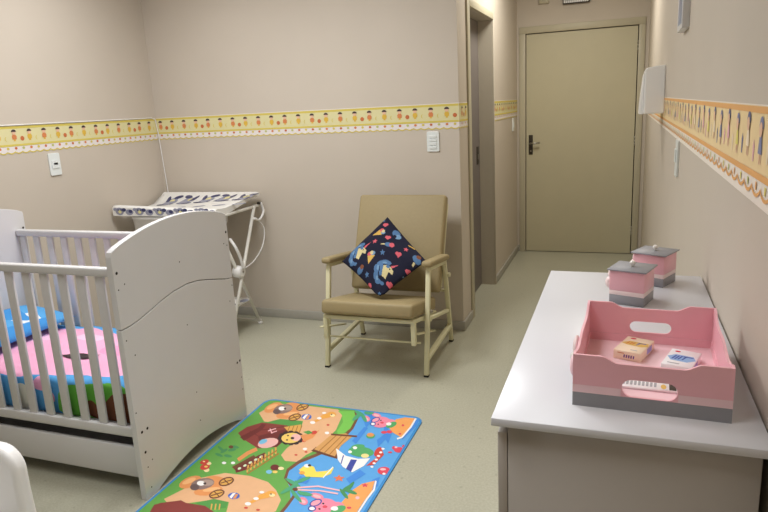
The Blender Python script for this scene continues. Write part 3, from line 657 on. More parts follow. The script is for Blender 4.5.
# play mat picture: colour, outline in millimetres from the mat corner
MATPIC=[
('peach',[(42,1157),(70,1275),(209,1292),(426,1294),(471,1254),(486,1182),(504,1094),(497,994),(496,910),(466,849),(454,786),(398,779),(356,819),(353,881),(368,951),(342,1031),(306,1136),(208,1079),(116,1082)]),
('peach',[(55,391),(98,490),(107,561),(190,624),(309,633),(408,613),(469,571),(523,515),(539,446),(515,382),(356,381),(327,446),(244,437),(177,398),(110,358)]),
('dgreen',[(124,1068),(182,1126),(301,1135),(320,1097),(174,1039)]),
('brown',[(515,1289),(548,1233),(563,1138),(559,1040),(542,934),(497,861),(454,797),(437,723),(460,656),(516,609),(554,555),(557,484),(556,438),(571,429),(572,476),(568,553),(523,620),(470,664),(454,712),(471,779),(513,841),(558,915),(576,1024),(581,1125),(565,1232),(525,1301)]),
('leaf',[(433,1278),(513,1299),(552,1231),(566,1120),(541,1034),(513,1086),(505,1176),(470,1243)]),
('roof',[(51,945),(62,1010),(111,1070),(249,1074),(295,1029),(308,944),(303,877),(224,842),(107,901)]),
('droof',[(163,945),(276,1055),(295,1029),(308,944),(303,877),(230,849)]),
('droof',[(82,914),(121,1015),(119,1056),(142,1056),(151,1002),(122,886)]),
('droof',[(153,998),(259,1067),(254,1074),(149,1005)]),
('droof',[(99,975),(163,942),(162,948),(97,981)]),
('pinkl',[(188,997),(214,1029),(208,1036),(182,1004)]),
('pinkl',[(212,983),(231,1008),(225,1015),(207,990)]),
('pinkl',[(181,1022),(216,981),(218,985),(184,1026)]),
('skin',[(281,929),(289,910),(287,889),(277,870),(261,856),(241,851),(222,856),(207,868),(198,887),(199,909),(209,929),(226,942),(246,947),(266,943)]),
('sky',[(226,922),(231,913),(232,903),(229,892),(224,884),(217,880),(209,881),(202,886),(197,895),(196,905),(198,916),(203,924),(211,928),(219,927)]),
('tan',[(242,1056),(313,1101),(347,1023),(304,1002)]),
('dtan',[(290,1001),(266,1077),(261,1078),(285,1003)]),
('dtan',[(309,1006),(286,1082),(281,1083),(304,1008)]),
('dtan',[(328,1011),(305,1087),(300,1088),(323,1013)]),
('dtan',[(347,1016),(325,1092),(320,1093),(342,1018)]),
('dark',[(389,985),(391,976),(391,969),(386,963),(380,962),(372,964),(365,969),(359,977),(356,985),(357,993),(361,998),(368,1000),(376,998),(383,992)]),
('dark',[(394,961),(396,953),(395,945),(391,940),(385,938),(377,940),(370,946),(364,953),(361,962),(362,969),(366,974),(373,976),(381,974),(388,969)]),
('dark',[(385,941),(388,932),(387,925),(383,920),(376,918),(369,920),(361,925),(356,933),(353,941),(354,949),(358,954),(364,956),(372,954),(379,948)]),
('dark',[(365,929),(368,921),(367,913),(363,908),(356,907),(349,909),(341,914),(336,921),(333,929),(334,937),(338,942),(344,944),(352,942),(359,936)]),
('dark',[(339,929),(342,920),(341,913),(337,908),(331,906),(323,908),(315,913),(310,921),(307,929),(307,936),(311,942),(318,943),(326,941),(333,936)]),
('dark',[(314,940),(316,932),(316,924),(312,919),(305,917),(297,919),(290,925),(284,932),(281,940),(282,948),(286,953),(292,955),(300,953),(308,947)]),
('dark',[(296,960),(298,952),(298,944),(294,939),(287,937),(279,939),(272,945),(266,952),(263,961),(263,968),(267,974),(274,975),(282,973),(290,968)]),
('dark',[(290,984),(293,975),(292,968),(288,963),(281,961),(273,963),(266,968),(260,976),(257,985),(257,992),(261,998),(268,999),(276,997),(284,992)]),
('dark',[(298,1005),(301,996),(301,989),(296,983),(290,982),(282,984),(274,989),(268,997),(265,1006),(265,1014),(270,1019),(276,1021),(284,1019),(292,1013)]),
('dark',[(319,1017),(322,1009),(321,1001),(317,995),(310,994),(302,996),(294,1001),(288,1009),(285,1018),(286,1026),(290,1031),(297,1033),(305,1031),(313,1025)]),
('dark',[(345,1017),(348,1009),(348,1001),(343,996),(337,994),(329,996),(321,1002),(315,1009),(312,1018),(313,1026),(317,1031),(324,1033),(332,1031),(340,1025)]),
('dark',[(371,1005),(374,997),(373,989),(369,984),(362,982),(354,984),(347,990),(341,997),(338,1006),(339,1014),(343,1019),(350,1021),(358,1019),(365,1013)]),
('yel',[(369,988),(376,967),(373,947),(361,931),(343,923),(321,923),(301,933),(286,949),(278,970),(281,991),(293,1007),(312,1016),(333,1015),(354,1005)]),
('skin',[(372,985),(376,971),(375,959),(369,951),(359,948),(346,951),(334,960),(325,973),(320,987),(321,999),(327,1008),(338,1010),(350,1007),(362,998)]),
('dark',[(307,987),(308,983),(308,981),(307,979),(305,978),(302,979),(300,981),(298,984),(296,987),(296,990),(298,992),(300,992),(302,991),(305,989)]),
('dark',[(322,948),(323,945),(323,942),(322,940),(320,940),(318,941),(315,943),(313,945),(312,948),(312,951),(313,953),(315,954),(318,953),(320,951)]),
('dark',[(344,971),(345,966),(345,962),(342,959),(338,958),(334,959),(330,962),(326,966),(325,971),(325,975),(328,978),(332,979),(337,978),(341,975)]),
('red',[(410,961),(411,957),(410,953),(408,950),(403,949),(399,950),(395,952),(391,957),(390,961),(391,965),(394,968),(398,969),(402,968),(407,966)]),
('orange',[(356,1005),(408,1029),(426,1078),(429,995),(405,951)]),
('red',[(422,1055),(425,1047),(426,1039),(423,1032),(418,1027),(412,1025),(406,1027),(400,1032),(397,1040),(397,1048),(399,1055),(404,1060),(411,1062),(417,1060)]),
('dgreen',[(357,1035),(378,1056),(408,1039),(391,1019)]),
('red',[(453,1132),(454,1128),(453,1124),(451,1122),(447,1121),(443,1122),(440,1124),(438,1128),(437,1131),(437,1135),(440,1137),(443,1138),(447,1137),(451,1135)]),
('red',[(462,874),(462,871),(462,868),(460,866),(456,865),(453,866),(450,868),(447,870),(447,874),(447,877),(449,879),(453,880),(456,879),(459,877)]),
('red',[(429,839),(430,836),(429,833),(427,831),(424,830),(421,831),(417,833),(415,835),(414,839),(415,841),(417,844),(420,844),(424,844),(427,842)]),
('white',[(484,1059),(486,1053),(485,1049),(481,1045),(477,1044),(472,1045),(467,1048),(464,1053),(462,1058),(463,1063),(466,1066),(471,1068),(476,1067),(481,1063)]),
('white',[(448,897),(449,893),(448,888),(445,885),(441,884),(436,885),(431,888),(428,892),(427,897),(428,901),(431,904),(435,906),(440,905),(445,902)]),
('white',[(189,706),(191,701),(190,697),(187,695),(183,693),(178,694),(173,697),(170,700),(168,705),(169,709),(171,712),(176,713),(181,712),(186,710)]),
('white',[(150,695),(151,691),(151,687),(148,684),(144,683),(139,684),(134,686),(130,690),(128,694),(129,698),(132,701),(136,702),(141,701),(146,699)]),
('bark',[(193,673),(236,787),(258,767),(229,650)]),
('orange',[(199,721),(211,784),(232,825),(210,849),(188,806),(176,740)]),
('droof',[(215,663),(256,788),(274,820),(298,778),(267,669),(237,637)]),
('pale',[(236,679),(239,676),(240,672),(240,667),(238,664),(235,662),(232,662),(229,664),(226,668),(225,672),(225,676),(227,680),(230,682),(233,681)]),
('pale',[(247,706),(249,703),(251,698),(250,694),(249,690),(246,689),(242,689),(239,691),(237,694),(236,699),(236,703),(238,707),(241,709),(244,708)]),
('pale',[(258,734),(260,730),(261,725),(261,721),(259,718),(256,716),(253,716),(250,718),(247,722),(246,726),(247,731),(248,734),(251,736),(255,736)]),
('pale',[(269,761),(271,758),(272,753),(272,748),(270,745),(267,743),(264,743),(261,745),(258,749),(257,754),(258,758),(259,762),(262,764),(266,764)]),
('pale',[(280,789),(282,786),(283,781),(283,776),(281,773),(278,771),(275,771),(272,773),(269,777),(268,782),(269,786),(270,790),(273,792),(277,792)]),
('tan',[(286,653),(260,707),(252,707),(278,653)]),
('tan',[(292,673),(266,727),(257,727),(283,673)]),
('tan',[(297,693),(271,747),(262,747),(289,693)]),
('tan',[(303,714),(276,768),(268,767),(295,713)]),
('tan',[(309,735),(281,788),(273,787),(301,734)]),
('tan',[(315,756),(287,809),(278,808),(307,755)]),
('tan',[(321,778),(292,830),(284,829),(313,776)]),
('tan',[(327,799),(297,852),(290,850),(319,797)]),
('tan',[(333,821),(303,874),(295,871),(325,819)]),
('dtan',[(271,666),(322,846),(315,853),(264,672)]),
('dtan',[(292,640),(344,825),(337,832),(285,646)]),
('cream',[(110,626),(113,619),(113,613),(110,609),(104,607),(97,609),(90,613),(84,619),(81,626),(81,632),(84,637),(90,638),(97,637),(104,632)]),
('red',[(91,657),(97,647),(99,637),(96,627),(89,620),(80,618),(69,620),(61,626),(55,636),(53,647),(56,656),(63,663),(72,666),(82,664)]),
('yel',[(86,647),(88,644),(87,641),(85,639),(82,638),(78,638),(74,640),(71,643),(70,646),(70,649),(72,651),(76,652),(80,652),(83,650)]),
('cream',[(87,674),(89,669),(89,664),(86,661),(82,659),(76,660),(70,663),(66,668),(63,673),(63,678),(66,681),(71,683),(77,682),(82,678)]),
('red',[(63,690),(67,682),(68,673),(65,665),(59,659),(51,656),(42,657),(35,662),(30,670),(29,680),(32,688),(38,694),(46,697),(55,695)]),
('cream',[(50,680),(51,678),(51,676),(49,674),(47,673),(44,674),(41,675),(39,677),(38,679),(38,682),(40,683),(42,684),(45,683),(48,682)]),
('droof',[(400,726),(404,716),(402,707),(397,701),(388,698),(378,700),(368,706),(361,715),(358,725),(359,734),(365,740),(373,742),(384,740),(393,734)]),
('cream',[(423,724),(425,718),(423,713),(419,710),(414,708),(407,709),(402,712),(398,717),(396,722),(397,727),(401,730),(407,732),(413,731),(419,728)]),
('sky',[(386,685),(388,679),(387,673),(384,669),(378,668),(371,669),(365,673),(360,678),(358,685),(359,690),(363,695),(368,696),(375,695),(381,691)]),
('yel',[(410,692),(411,687),(410,683),(406,680),(401,679),(396,679),(391,682),(388,686),(386,690),(387,694),(391,698),(396,699),(401,698),(406,696)]),
('leafd',[(103,739),(103,735),(97,733),(88,734),(77,736),(66,741),(58,746),(53,751),(54,755),(59,757),(68,757),(80,754),(90,749),(99,744)]),
('leafd',[(87,802),(90,796),(92,788),(91,778),(89,769),(84,762),(79,759),(75,761),(71,767),(70,775),(70,785),(73,794),(77,801),(82,804)]),
('leafd',[(146,748),(146,743),(142,740),(134,738),(124,738),(114,740),(106,744),(102,749),(101,753),(106,757),(113,759),(123,759),(133,756),(141,753)]),
('leafd',[(127,810),(129,804),(128,798),(123,791),(117,787),(109,784),(102,785),(97,788),(95,794),(96,800),(101,807),(108,812),(115,814),(122,813)]),
('leafd',[(85,776),(83,774),(76,775),(64,780),(52,788),(40,797),(31,805),(28,811),(30,813),(37,811),(49,806),(62,799),(73,790),(82,782)]),
('leafd',[(134,825),(134,821),(130,817),(122,815),(111,815),(101,818),(93,822),(88,827),(88,832),(92,835),(100,837),(110,837),(120,834),(129,830)]),
('bark',[(103,824),(106,818),(106,813),(103,810),(98,808),(92,810),(86,813),(81,818),(79,824),(79,829),(82,833),(87,834),(93,833),(99,829)]),
('orange',[(110,1278),(121,1257),(124,1230),(120,1203),(108,1182),(92,1170),(75,1169),(59,1181),(48,1202),(44,1228),(48,1256),(59,1278),(76,1290),(94,1291)]),
('orange2',[(90,1268),(94,1257),(94,1243),(91,1228),(84,1214),(75,1205),(66,1203),(58,1207),(54,1217),(53,1231),(57,1247),(64,1260),(73,1270),(82,1272)]),
('orange',[(242,1265),(245,1247),(237,1233),(219,1225),(195,1226),(170,1234),(148,1249),(134,1268),(131,1286),(139,1301),(158,1308),(182,1308),(208,1299),(229,1283)]),
('orange',[(249,1210),(254,1191),(247,1169),(231,1149),(209,1135),(184,1130),(162,1134),(147,1147),(141,1167),(147,1189),(163,1209),(186,1223),(211,1229),(234,1224)]),
('orange2',[(238,1211),(239,1202),(234,1192),(223,1181),(209,1172),(194,1167),(183,1167),(175,1172),(174,1180),(180,1191),(191,1202),(205,1210),(219,1215),(231,1216)]),
('grey',[(184,1258),(192,1235),(191,1212),(181,1192),(163,1179),(142,1176),(121,1183),(105,1199),(96,1221),(97,1244),(107,1265),(125,1279),(147,1282),(168,1274)]),
('dgrey',[(146,1197),(151,1185),(150,1175),(145,1168),(136,1166),(126,1169),(115,1176),(107,1187),(102,1198),(103,1209),(108,1216),(117,1218),(128,1215),(138,1208)]),
('grey2',[(187,1249),(190,1237),(187,1226),(178,1218),(166,1215),(152,1217),(139,1224),(130,1235),(126,1247),(129,1259),(138,1267),(151,1270),(165,1268),(178,1260)]),
('white',[(152,1235),(155,1226),(154,1218),(149,1212),(142,1210),(133,1212),(124,1218),(118,1227),(114,1236),(115,1245),(120,1250),(127,1252),(136,1250),(145,1244)]),
('dark',[(158,1235),(160,1231),(160,1227),(159,1224),(156,1224),(152,1225),(149,1228),(146,1232),(144,1236),(144,1240),(146,1242),(149,1243),(152,1242),(156,1239)]),
('bark',[(256,1302),(263,1285),(265,1265),(260,1247),(251,1235),(238,1229),(224,1232),(212,1243),(205,1260),(203,1279),(207,1297),(217,1310),(230,1316),(244,1313)]),
('tan',[(251,1296),(256,1284),(257,1269),(253,1255),(245,1245),(235,1240),(225,1241),(217,1248),(211,1261),(211,1275),(214,1289),(222,1300),(232,1305),(243,1303)]),
('bark',[(220,1248),(253,1288),(248,1296),(215,1256)]),
('bark',[(215,1285),(253,1252),(253,1259),(215,1292)]),
('bark',[(268,1189),(275,1173),(276,1155),(272,1138),(263,1126),(250,1120),(237,1123),(226,1133),(218,1149),(216,1167),(221,1184),(230,1196),(243,1202),(256,1199)]),
('tan',[(264,1183),(268,1172),(269,1158),(265,1145),(258,1135),(248,1130),(238,1131),(230,1138),(225,1150),(224,1163),(228,1176),(235,1186),(245,1191),(255,1190)]),
('bark',[(233,1138),(265,1176),(260,1184),(228,1145)]),
('bark',[(228,1173),(265,1142),(265,1148),(228,1179)]),
('orange',[(111,564),(122,547),(125,526),(121,504),(109,486),(93,476),(76,474),(60,482),(49,498),(45,519),(49,542),(61,560),(77,571),(95,573)]),
('orange2',[(91,554),(95,546),(96,535),(92,522),(85,511),(76,503),(67,501),(60,503),(55,511),(55,522),(59,535),(66,547),(75,555),(84,557)]),
('orange',[(243,563),(245,548),(237,537),(219,529),(195,528),(170,533),(149,543),(135,557),(132,572),(140,584),(158,592),(183,593),(208,587),(229,577)]),
('orange',[(249,520),(254,504),(247,486),(232,469),(209,457),(185,451),(163,452),(148,462),(142,477),(148,495),(164,512),(186,525),(212,532),(234,529)]),
('orange2',[(238,519),(239,513),(234,504),(223,494),(209,486),(195,481),(183,480),(176,483),(175,490),(180,499),(191,509),(205,517),(219,522),(231,523)]),
('grey',[(185,553),(193,536),(192,517),(181,500),(164,488),(143,484),(122,488),(106,500),(97,517),(98,536),(108,553),(126,565),(147,570),(169,565)]),
('dgrey',[(147,501),(151,492),(151,484),(146,478),(137,476),(126,477),(116,483),(108,491),(104,500),(104,508),(109,514),(118,517),(129,515),(139,509)]),
('grey2',[(187,546),(190,537),(187,528),(179,521),(166,517),(152,518),(140,523),(131,531),(127,540),(130,550),(139,557),(151,560),(166,559),(178,555)]),
('white',[(152,533),(156,525),(155,519),(150,514),(143,512),(134,513),(125,517),(119,523),(115,531),(116,537),(121,542),(128,544),(137,543),(146,539)]),
('dark',[(159,533),(161,529),(161,527),(159,524),(157,524),(153,524),(150,526),(147,529),(145,533),(145,536),(147,538),(149,538),(153,538),(156,536)]),
('bark',[(256,593),(263,580),(265,565),(260,550),(251,539),(238,534),(224,535),(213,543),(205,556),(203,571),(207,586),(217,598),(230,603),(244,601)]),
('tan',[(251,588),(256,579),(257,567),(253,556),(245,547),(235,542),(225,543),(217,548),(212,557),(211,569),(215,580),(222,589),(233,594),(243,594)]),
('bark',[(220,548),(253,583),(248,589),(215,554)]),
('bark',[(215,577),(253,553),(253,559),(215,583)]),
('bark',[(268,504),(275,491),(276,477),(272,463),(263,453),(250,447),(237,449),(226,456),(218,468),(217,482),(221,496),(230,507),(243,512),(256,511)]),
('tan',[(264,499),(268,490),(269,479),(265,468),(257,460),(248,455),(238,456),(230,460),(225,469),(224,480),(228,491),(236,499),(245,504),(255,504)]),
('bark',[(233,460),(265,493),(260,499),(228,466)]),
('bark',[(228,488),(265,466),(265,471),(228,493)]),
('blue',[(329,1185),(333,1172),(331,1161),(323,1153),(312,1150),(299,1153),(286,1160),(278,1172),(274,1185),(276,1197),(284,1205),(295,1208),(309,1205),(321,1197)]),
('white',[(288,1163),(287,1200),(299,1206),(305,1153)]),
('orange',[(311,1152),(302,1196),(314,1199),(323,1158)]),
('blue',[(347,494),(350,485),(348,476),(341,469),(331,466),(319,468),(307,473),(299,481),(296,490),(298,499),(305,506),(316,509),(328,508),(339,502)]),
('white',[(309,475),(308,502),(319,508),(324,469)]),
('orange',[(330,468),(322,500),(333,503),(341,473)]),
('orange3',[(426,1237),(429,1225),(426,1212),(418,1199),(406,1189),(393,1185),(382,1186),(374,1193),(371,1205),(374,1218),(382,1231),(393,1241),(406,1246),(418,1244)]),
('orange3',[(370,1129),(390,1174),(409,1199),(396,1220),(376,1193),(356,1147)]),
('orange3',[(440,1240),(443,1227),(441,1216),(434,1209),(424,1206),(413,1209),(402,1217),(395,1228),(391,1241),(393,1252),(400,1260),(410,1262),(422,1259),(432,1251)]),
('cream',[(439,1229),(440,1223),(439,1217),(435,1213),(430,1212),(424,1213),(418,1217),(414,1223),(412,1229),(414,1235),(417,1239),(423,1240),(429,1239),(435,1235)]),
('dark',[(421,1235),(421,1232),(421,1230),(421,1229),(419,1228),(417,1229),(415,1231),(414,1233),(413,1236),(413,1238),(414,1240),(416,1240),(417,1239),(419,1237)]),
('white',[(374,1135),(375,1129),(374,1124),(370,1120),(364,1118),(358,1120),(352,1123),(348,1129),(346,1135),(347,1141),(351,1145),(357,1146),(364,1145),(370,1141)]),
('white',[(385,1184),(386,1179),(385,1174),(382,1170),(377,1169),(371,1170),(366,1173),(362,1178),(361,1184),(362,1189),(365,1192),(370,1194),(376,1192),(381,1189)]),
('white',[(383,1242),(384,1238),(383,1233),(379,1230),(375,1229),(370,1230),(365,1233),(362,1237),(361,1242),(362,1246),(365,1249),(370,1251),(375,1250),(380,1247)]),
('orange3',[(472,542),(475,533),(472,523),(464,512),(453,504),(441,499),(430,500),(422,504),(419,513),(422,524),(430,535),(441,543),(454,548),(465,547)]),
('orange3',[(417,454),(437,491),(456,512),(443,527),(424,505),(404,467)]),
('orange3',[(486,546),(489,536),(487,527),(480,521),(471,518),(460,520),(450,525),(442,533),(439,543),(441,552),(448,558),(458,561),(469,559),(479,554)]),
('cream',[(485,537),(486,532),(485,528),(481,524),(476,523),(470,523),(465,526),(461,530),(459,535),(461,540),(464,543),(470,545),(475,544),(481,541)]),
('dark',[(467,540),(468,538),(468,537),(467,536),(466,535),(464,536),(462,537),(461,539),(460,541),(460,542),(461,543),(463,544),(464,543),(466,542)]),
('white',[(421,459),(422,455),(421,450),(417,447),(411,445),(405,446),(400,448),(396,452),(394,457),(396,462),(399,465),(405,466),(411,466),(417,463)]),
('white',[(432,498),(433,494),(432,490),(429,487),(424,486),(419,486),(414,489),(410,492),(409,496),(410,500),(414,503),(419,505),(424,504),(429,502)]),
('white',[(431,543),(432,540),(431,536),(428,534),(423,532),(418,533),(414,535),(411,538),(410,541),(411,545),(414,548),(419,549),(424,548),(428,547)]),
('red',[(475,434),(476,432),(475,429),(472,427),(469,426),(465,427),(462,428),(460,430),(459,433),(460,435),(462,437),(466,438),(470,438),(473,437)]),
('red',[(422,433),(423,430),(422,428),(420,426),(416,425),(413,425),(409,426),(407,428),(406,431),(407,434),(409,436),(413,437),(417,436),(420,435)]),
('dgreen',[(200,404),(256,447),(323,445),(337,409),(264,375)]),
('roof',[(43,346),(61,365),(130,402),(161,393),(248,397),(306,374),(313,324),(147,252),(58,304)]),
('tan',[(290,381),(271,416),(264,416),(284,381)]),
('tan',[(305,386),(286,421),(280,421),(299,386)]),
('tan',[(321,390),(302,425),(296,425),(315,390)]),
('dwater',[(581,1239),(614,1291),(645,1266),(638,1149)]),
('dwater',[(620,1017),(625,1155),(647,1151),(648,996)]),
('dwater',[(797,1190),(860,1310),(870,1229),(842,1085)]),
('dwater',[(729,1055),(748,1127),(770,1094),(756,997)]),
('dwater',[(879,836),(883,987),(906,975),(901,787)]),
('dwater',[(716,721),(747,800),(783,778),(746,692)]),
('dwater',[(911,624),(918,724),(943,702),(933,577)]),
('dwater',[(518,690),(573,674),(570,643),(519,652)]),
('dwater',[(824,743),(848,773),(863,709),(846,661)]),
('dwater',[(709,1208),(778,1126),(791,1034),(748,1098)]),
('bark',[(473,886),(480,924),(596,910),(616,855),(578,862)]),
('tan2',[(480,902),(501,1043),(565,1075),(605,1051),(588,962),(598,871)]),
('dtan',[(513,892),(530,1042),(525,1047),(507,897)]),
('dtan',[(542,885),(556,1043),(551,1048),(537,889)]),
('dtan',[(571,878),(582,1044),(577,1049),(566,882)]),
('bark',[(502,1040),(629,1054),(624,1069),(496,1055)]),
('red',[(771,997),(778,988),(783,973),(786,955),(786,938),(783,924),(777,917),(770,918),(764,926),(758,941),(755,959),(755,976),(758,991),(764,998)]),
('red',[(761,836),(780,907),(779,986),(805,940),(791,852)]),
('white',[(575,936),(644,888),(706,879),(756,897),(752,833),(722,773),(667,802),(623,848)]),
('navy',[(677,867),(705,870),(716,775),(686,791)]),
('navy',[(629,890),(647,822),(652,821),(635,889)]),
('green2',[(757,943),(757,925),(745,909),(724,898),(698,896),(671,901),(649,913),(636,931),(635,950),(647,966),(669,977),(696,980),(723,974),(745,961)]),
('green2',[(696,987),(697,977),(693,966),(683,957),(670,951),(657,949),(645,953),(638,961),(637,971),(641,982),(651,992),(664,997),(678,999),(689,995)]),
('white',[(667,965),(668,959),(667,954),(664,951),(660,950),(655,951),(651,955),(647,960),(646,965),(647,970),(650,974),(654,975),(659,973),(664,970)]),
('white',[(657,927),(659,921),(658,917),(655,914),(651,913),(647,914),(643,917),(640,922),(639,927),(639,931),(642,935),(646,936),(650,934),(654,931)]),
('yel2',[(744,915),(745,907),(743,900),(737,895),(729,893),(721,894),(714,899),(709,906),(708,913),(710,921),(716,926),(724,928),(732,927),(739,922)]),
('white',[(795,837),(796,834),(795,830),(793,828),(790,828),(787,828),(784,830),(782,833),(781,837),(782,840),(784,842),(787,843),(791,842),(793,840)]),
('white',[(794,866),(795,863),(794,860),(792,857),(789,857),(786,857),(783,859),(781,862),(780,866),(781,869),(783,871),(786,872),(790,871),(792,869)]),
('white',[(793,896),(794,892),(793,889),(791,887),(788,886),(785,887),(782,889),(780,892),(779,896),(780,899),(782,901),(785,902),(789,901),(792,899)]),
('white',[(793,926),(793,923),(792,919),(790,917),(787,916),(784,917),(781,919),(779,922),(778,926),(779,929),(781,932),(784,932),(788,932),(791,929)]),
('white',[(792,957),(792,954),(791,950),(789,948),(786,947),(783,948),(780,950),(778,953),(777,957),(778,960),(780,963),(783,964),(787,963),(790,960)]),
('white',[(791,989),(791,985),(790,982),(788,979),(785,979),(782,979),(779,982),(777,985),(776,989),(777,992),(779,994),(782,995),(786,994),(789,992)]),
('yel3',[(492,730),(502,778),(545,769),(571,736),(613,755),(631,788),(639,739),(614,704),(546,690)]),
('white',[(524,772),(526,766),(525,760),(521,756),(515,755),(509,756),(503,759),(499,765),(497,771),(499,776),(502,780),(508,782),(515,780),(520,777)]),
('dark',[(528,776),(529,772),(529,768),(527,766),(523,765),(520,766),(516,768),(514,772),(512,776),(513,779),(515,782),(518,783),(522,782),(526,779)]),
('white',[(622,700),(628,789),(623,793),(617,704)]),
('orange3',[(528,716),(530,711),(528,706),(524,702),(519,700),(513,701),(507,705),(503,709),(502,715),(503,720),(507,724),(513,725),(519,724),(524,721)]),
('orange4',[(675,742),(689,728),(707,731),(699,716),(710,700),(691,705),(680,692),(677,710),(659,718),(675,724)]),
('orange4',[(930,753),(939,742),(953,745),(946,733),(953,720),(940,724),(931,714),(929,728),(916,734),(929,739)]),
('red2',[(876,827),(878,814),(874,802),(865,793),(853,790),(840,793),(829,800),(822,812),(820,825),(824,838),(833,846),(845,850),(858,847),(869,839)]),
('pinkl',[(853,833),(853,828),(851,825),(847,822),(841,820),(836,820),(831,822),(829,826),(828,830),(831,834),(835,837),(841,838),(846,838),(851,836)]),
('white',[(863,800),(864,797),(863,794),(861,792),(858,791),(855,791),(852,793),(850,796),(850,800),(851,803),(853,805),(856,805),(859,805),(862,803)]),
('red2',[(879,1003),(880,993),(876,983),(869,977),(859,974),(848,976),(839,982),(834,991),(833,1002),(836,1011),(844,1018),(854,1021),(864,1019),(873,1013)]),
('red2',[(838,1010),(839,1004),(838,998),(836,994),(832,993),(827,995),(823,999),(820,1006),(819,1012),(819,1018),(822,1022),(826,1023),(830,1021),(835,1016)]),
('red2',[(877,1034),(878,1029),(877,1024),(874,1021),(870,1020),(866,1021),(862,1025),(860,1030),(859,1035),(860,1040),(863,1043),(867,1044),(871,1043),(875,1039)]),
('red2',[(834,969),(834,966),(832,963),(829,960),(825,959),(820,960),(817,961),(815,964),(815,968),(816,971),(820,973),(824,974),(828,974),(832,972)]),
('pinkl',[(843,1016),(843,1013),(842,1010),(840,1007),(837,1007),(834,1007),(831,1010),(830,1013),(829,1016),(830,1019),(832,1021),(835,1022),(838,1021),(841,1019)]),
('green2',[(708,1088),(709,1077),(707,1067),(700,1060),(691,1058),(681,1060),(672,1067),(666,1077),(664,1087),(666,1097),(673,1104),(682,1107),(693,1104),(702,1097)]),
('orange',[(700,1095),(701,1087),(699,1080),(693,1075),(686,1073),(678,1074),(671,1079),(667,1087),(665,1095),(667,1102),(673,1107),(680,1109),(688,1107),(695,1102)]),
('red2',[(751,1133),(751,1127),(749,1122),(744,1118),(738,1116),(732,1117),(726,1121),(723,1126),(722,1132),(725,1137),(729,1141),(736,1143),(742,1142),(747,1138)]),
('red2',[(774,1144),(775,1137),(773,1131),(769,1127),(763,1126),(756,1127),(750,1131),(747,1137),(746,1144),(748,1150),(753,1154),(759,1155),(765,1154),(771,1150)]),
('white',[(838,1303),(840,1216),(830,1111),(813,1094),(820,1081),(838,1102),(849,1209),(847,1297)]),
('sand',[(750,1266),(787,1297),(838,1299),(840,1211),(830,1105),(780,1136),(745,1177)]),
('red2',[(809,1219),(810,1214),(809,1211),(807,1208),(804,1207),(801,1208),(798,1211),(796,1215),(796,1219),(796,1223),(798,1226),(801,1226),(805,1225),(807,1222)]),
('red2',[(821,1137),(822,1133),(821,1130),(819,1128),(816,1127),(813,1128),(810,1130),(809,1133),(808,1137),(809,1140),(811,1143),(814,1143),(817,1142),(820,1140)]),
('white',[(839,741),(853,680),(848,616),(848,523),(855,520),(856,612),(861,677),(846,740)]),
('sand',[(775,656),(794,705),(838,740),(852,670),(847,616),(845,507),(768,485),(764,569)]),
('red2',[(804,714),(812,705),(823,707),(818,698),(825,688),(813,691),(806,683),(804,694),(793,699),(804,703)]),
('pinkl',[(821,612),(822,608),(821,604),(819,601),(815,600),(811,601),(808,604),(805,608),(804,613),(805,617),(807,619),(811,620),(815,619),(818,616)]),
('red2',[(815,543),(815,540),(814,537),(811,535),(807,533),(803,534),(799,536),(797,538),(796,542),(798,545),(801,547),(805,548),(809,548),(813,546)]),
('pink',[(629,1223),(628,1214),(623,1209),(615,1210),(605,1216),(596,1226),(589,1238),(586,1250),(587,1259),(592,1264),(600,1263),(610,1257),(619,1247),(626,1235)]),
('pinkl',[(621,1225),(620,1221),(617,1220),(613,1220),(607,1224),(602,1229),(599,1235),(597,1240),(598,1244),(601,1246),(605,1245),(610,1242),(615,1237),(619,1231)]),
('pink',[(669,1276),(668,1268),(662,1263),(652,1262),(640,1265),(628,1271),(619,1280),(614,1290),(614,1298),(620,1303),(630,1304),(643,1301),(655,1295),(664,1286)]),
('pinkl',[(659,1277),(658,1273),(654,1271),(648,1270),(641,1272),(633,1276),(628,1280),(625,1285),(625,1290),(629,1292),(636,1293),(643,1291),(651,1287),(656,1282)]),
('pink',[(731,1239),(736,1215),(731,1192),(718,1175),(699,1166),(678,1168),(659,1180),(645,1200),(640,1224),(644,1248),(657,1266),(677,1275),(698,1273),(718,1260)]),
('pink',[(759,1238),(761,1225),(757,1213),(749,1205),(738,1202),(726,1205),(716,1213),(709,1225),(707,1238),(710,1250),(719,1258),(730,1261),(742,1258),(752,1250)]),
('green2',[(766,1232),(769,1220),(768,1205),(763,1191),(755,1180),(745,1175),(736,1175),(728,1182),(725,1195),(726,1209),(731,1224),(739,1235),(749,1241),(759,1240)]),
('white',[(744,1216),(745,1209),(744,1203),(740,1199),(734,1197),(728,1199),(723,1203),(719,1209),(718,1216),(720,1222),(724,1226),(729,1228),(735,1226),(741,1222)]),
('navy',[(670,1256),(674,1245),(674,1232),(670,1220),(663,1210),(654,1206),(646,1207),(639,1214),(635,1225),(635,1238),(639,1251),(646,1260),(655,1265),(663,1263)]),
('pink2',[(667,1252),(669,1244),(669,1234),(666,1225),(660,1217),(654,1214),(647,1214),(643,1219),(640,1227),(640,1236),(644,1246),(649,1253),(656,1257),(662,1256)]),
('navy',[(671,1197),(672,1188),(671,1181),(667,1176),(660,1175),(653,1177),(647,1182),(642,1189),(641,1198),(642,1205),(647,1210),(653,1212),(660,1210),(666,1204)]),
('white',[(666,1196),(667,1190),(666,1186),(663,1182),(659,1181),(654,1182),(650,1186),(647,1191),(646,1196),(647,1201),(650,1204),(654,1205),(659,1204),(663,1200)]),
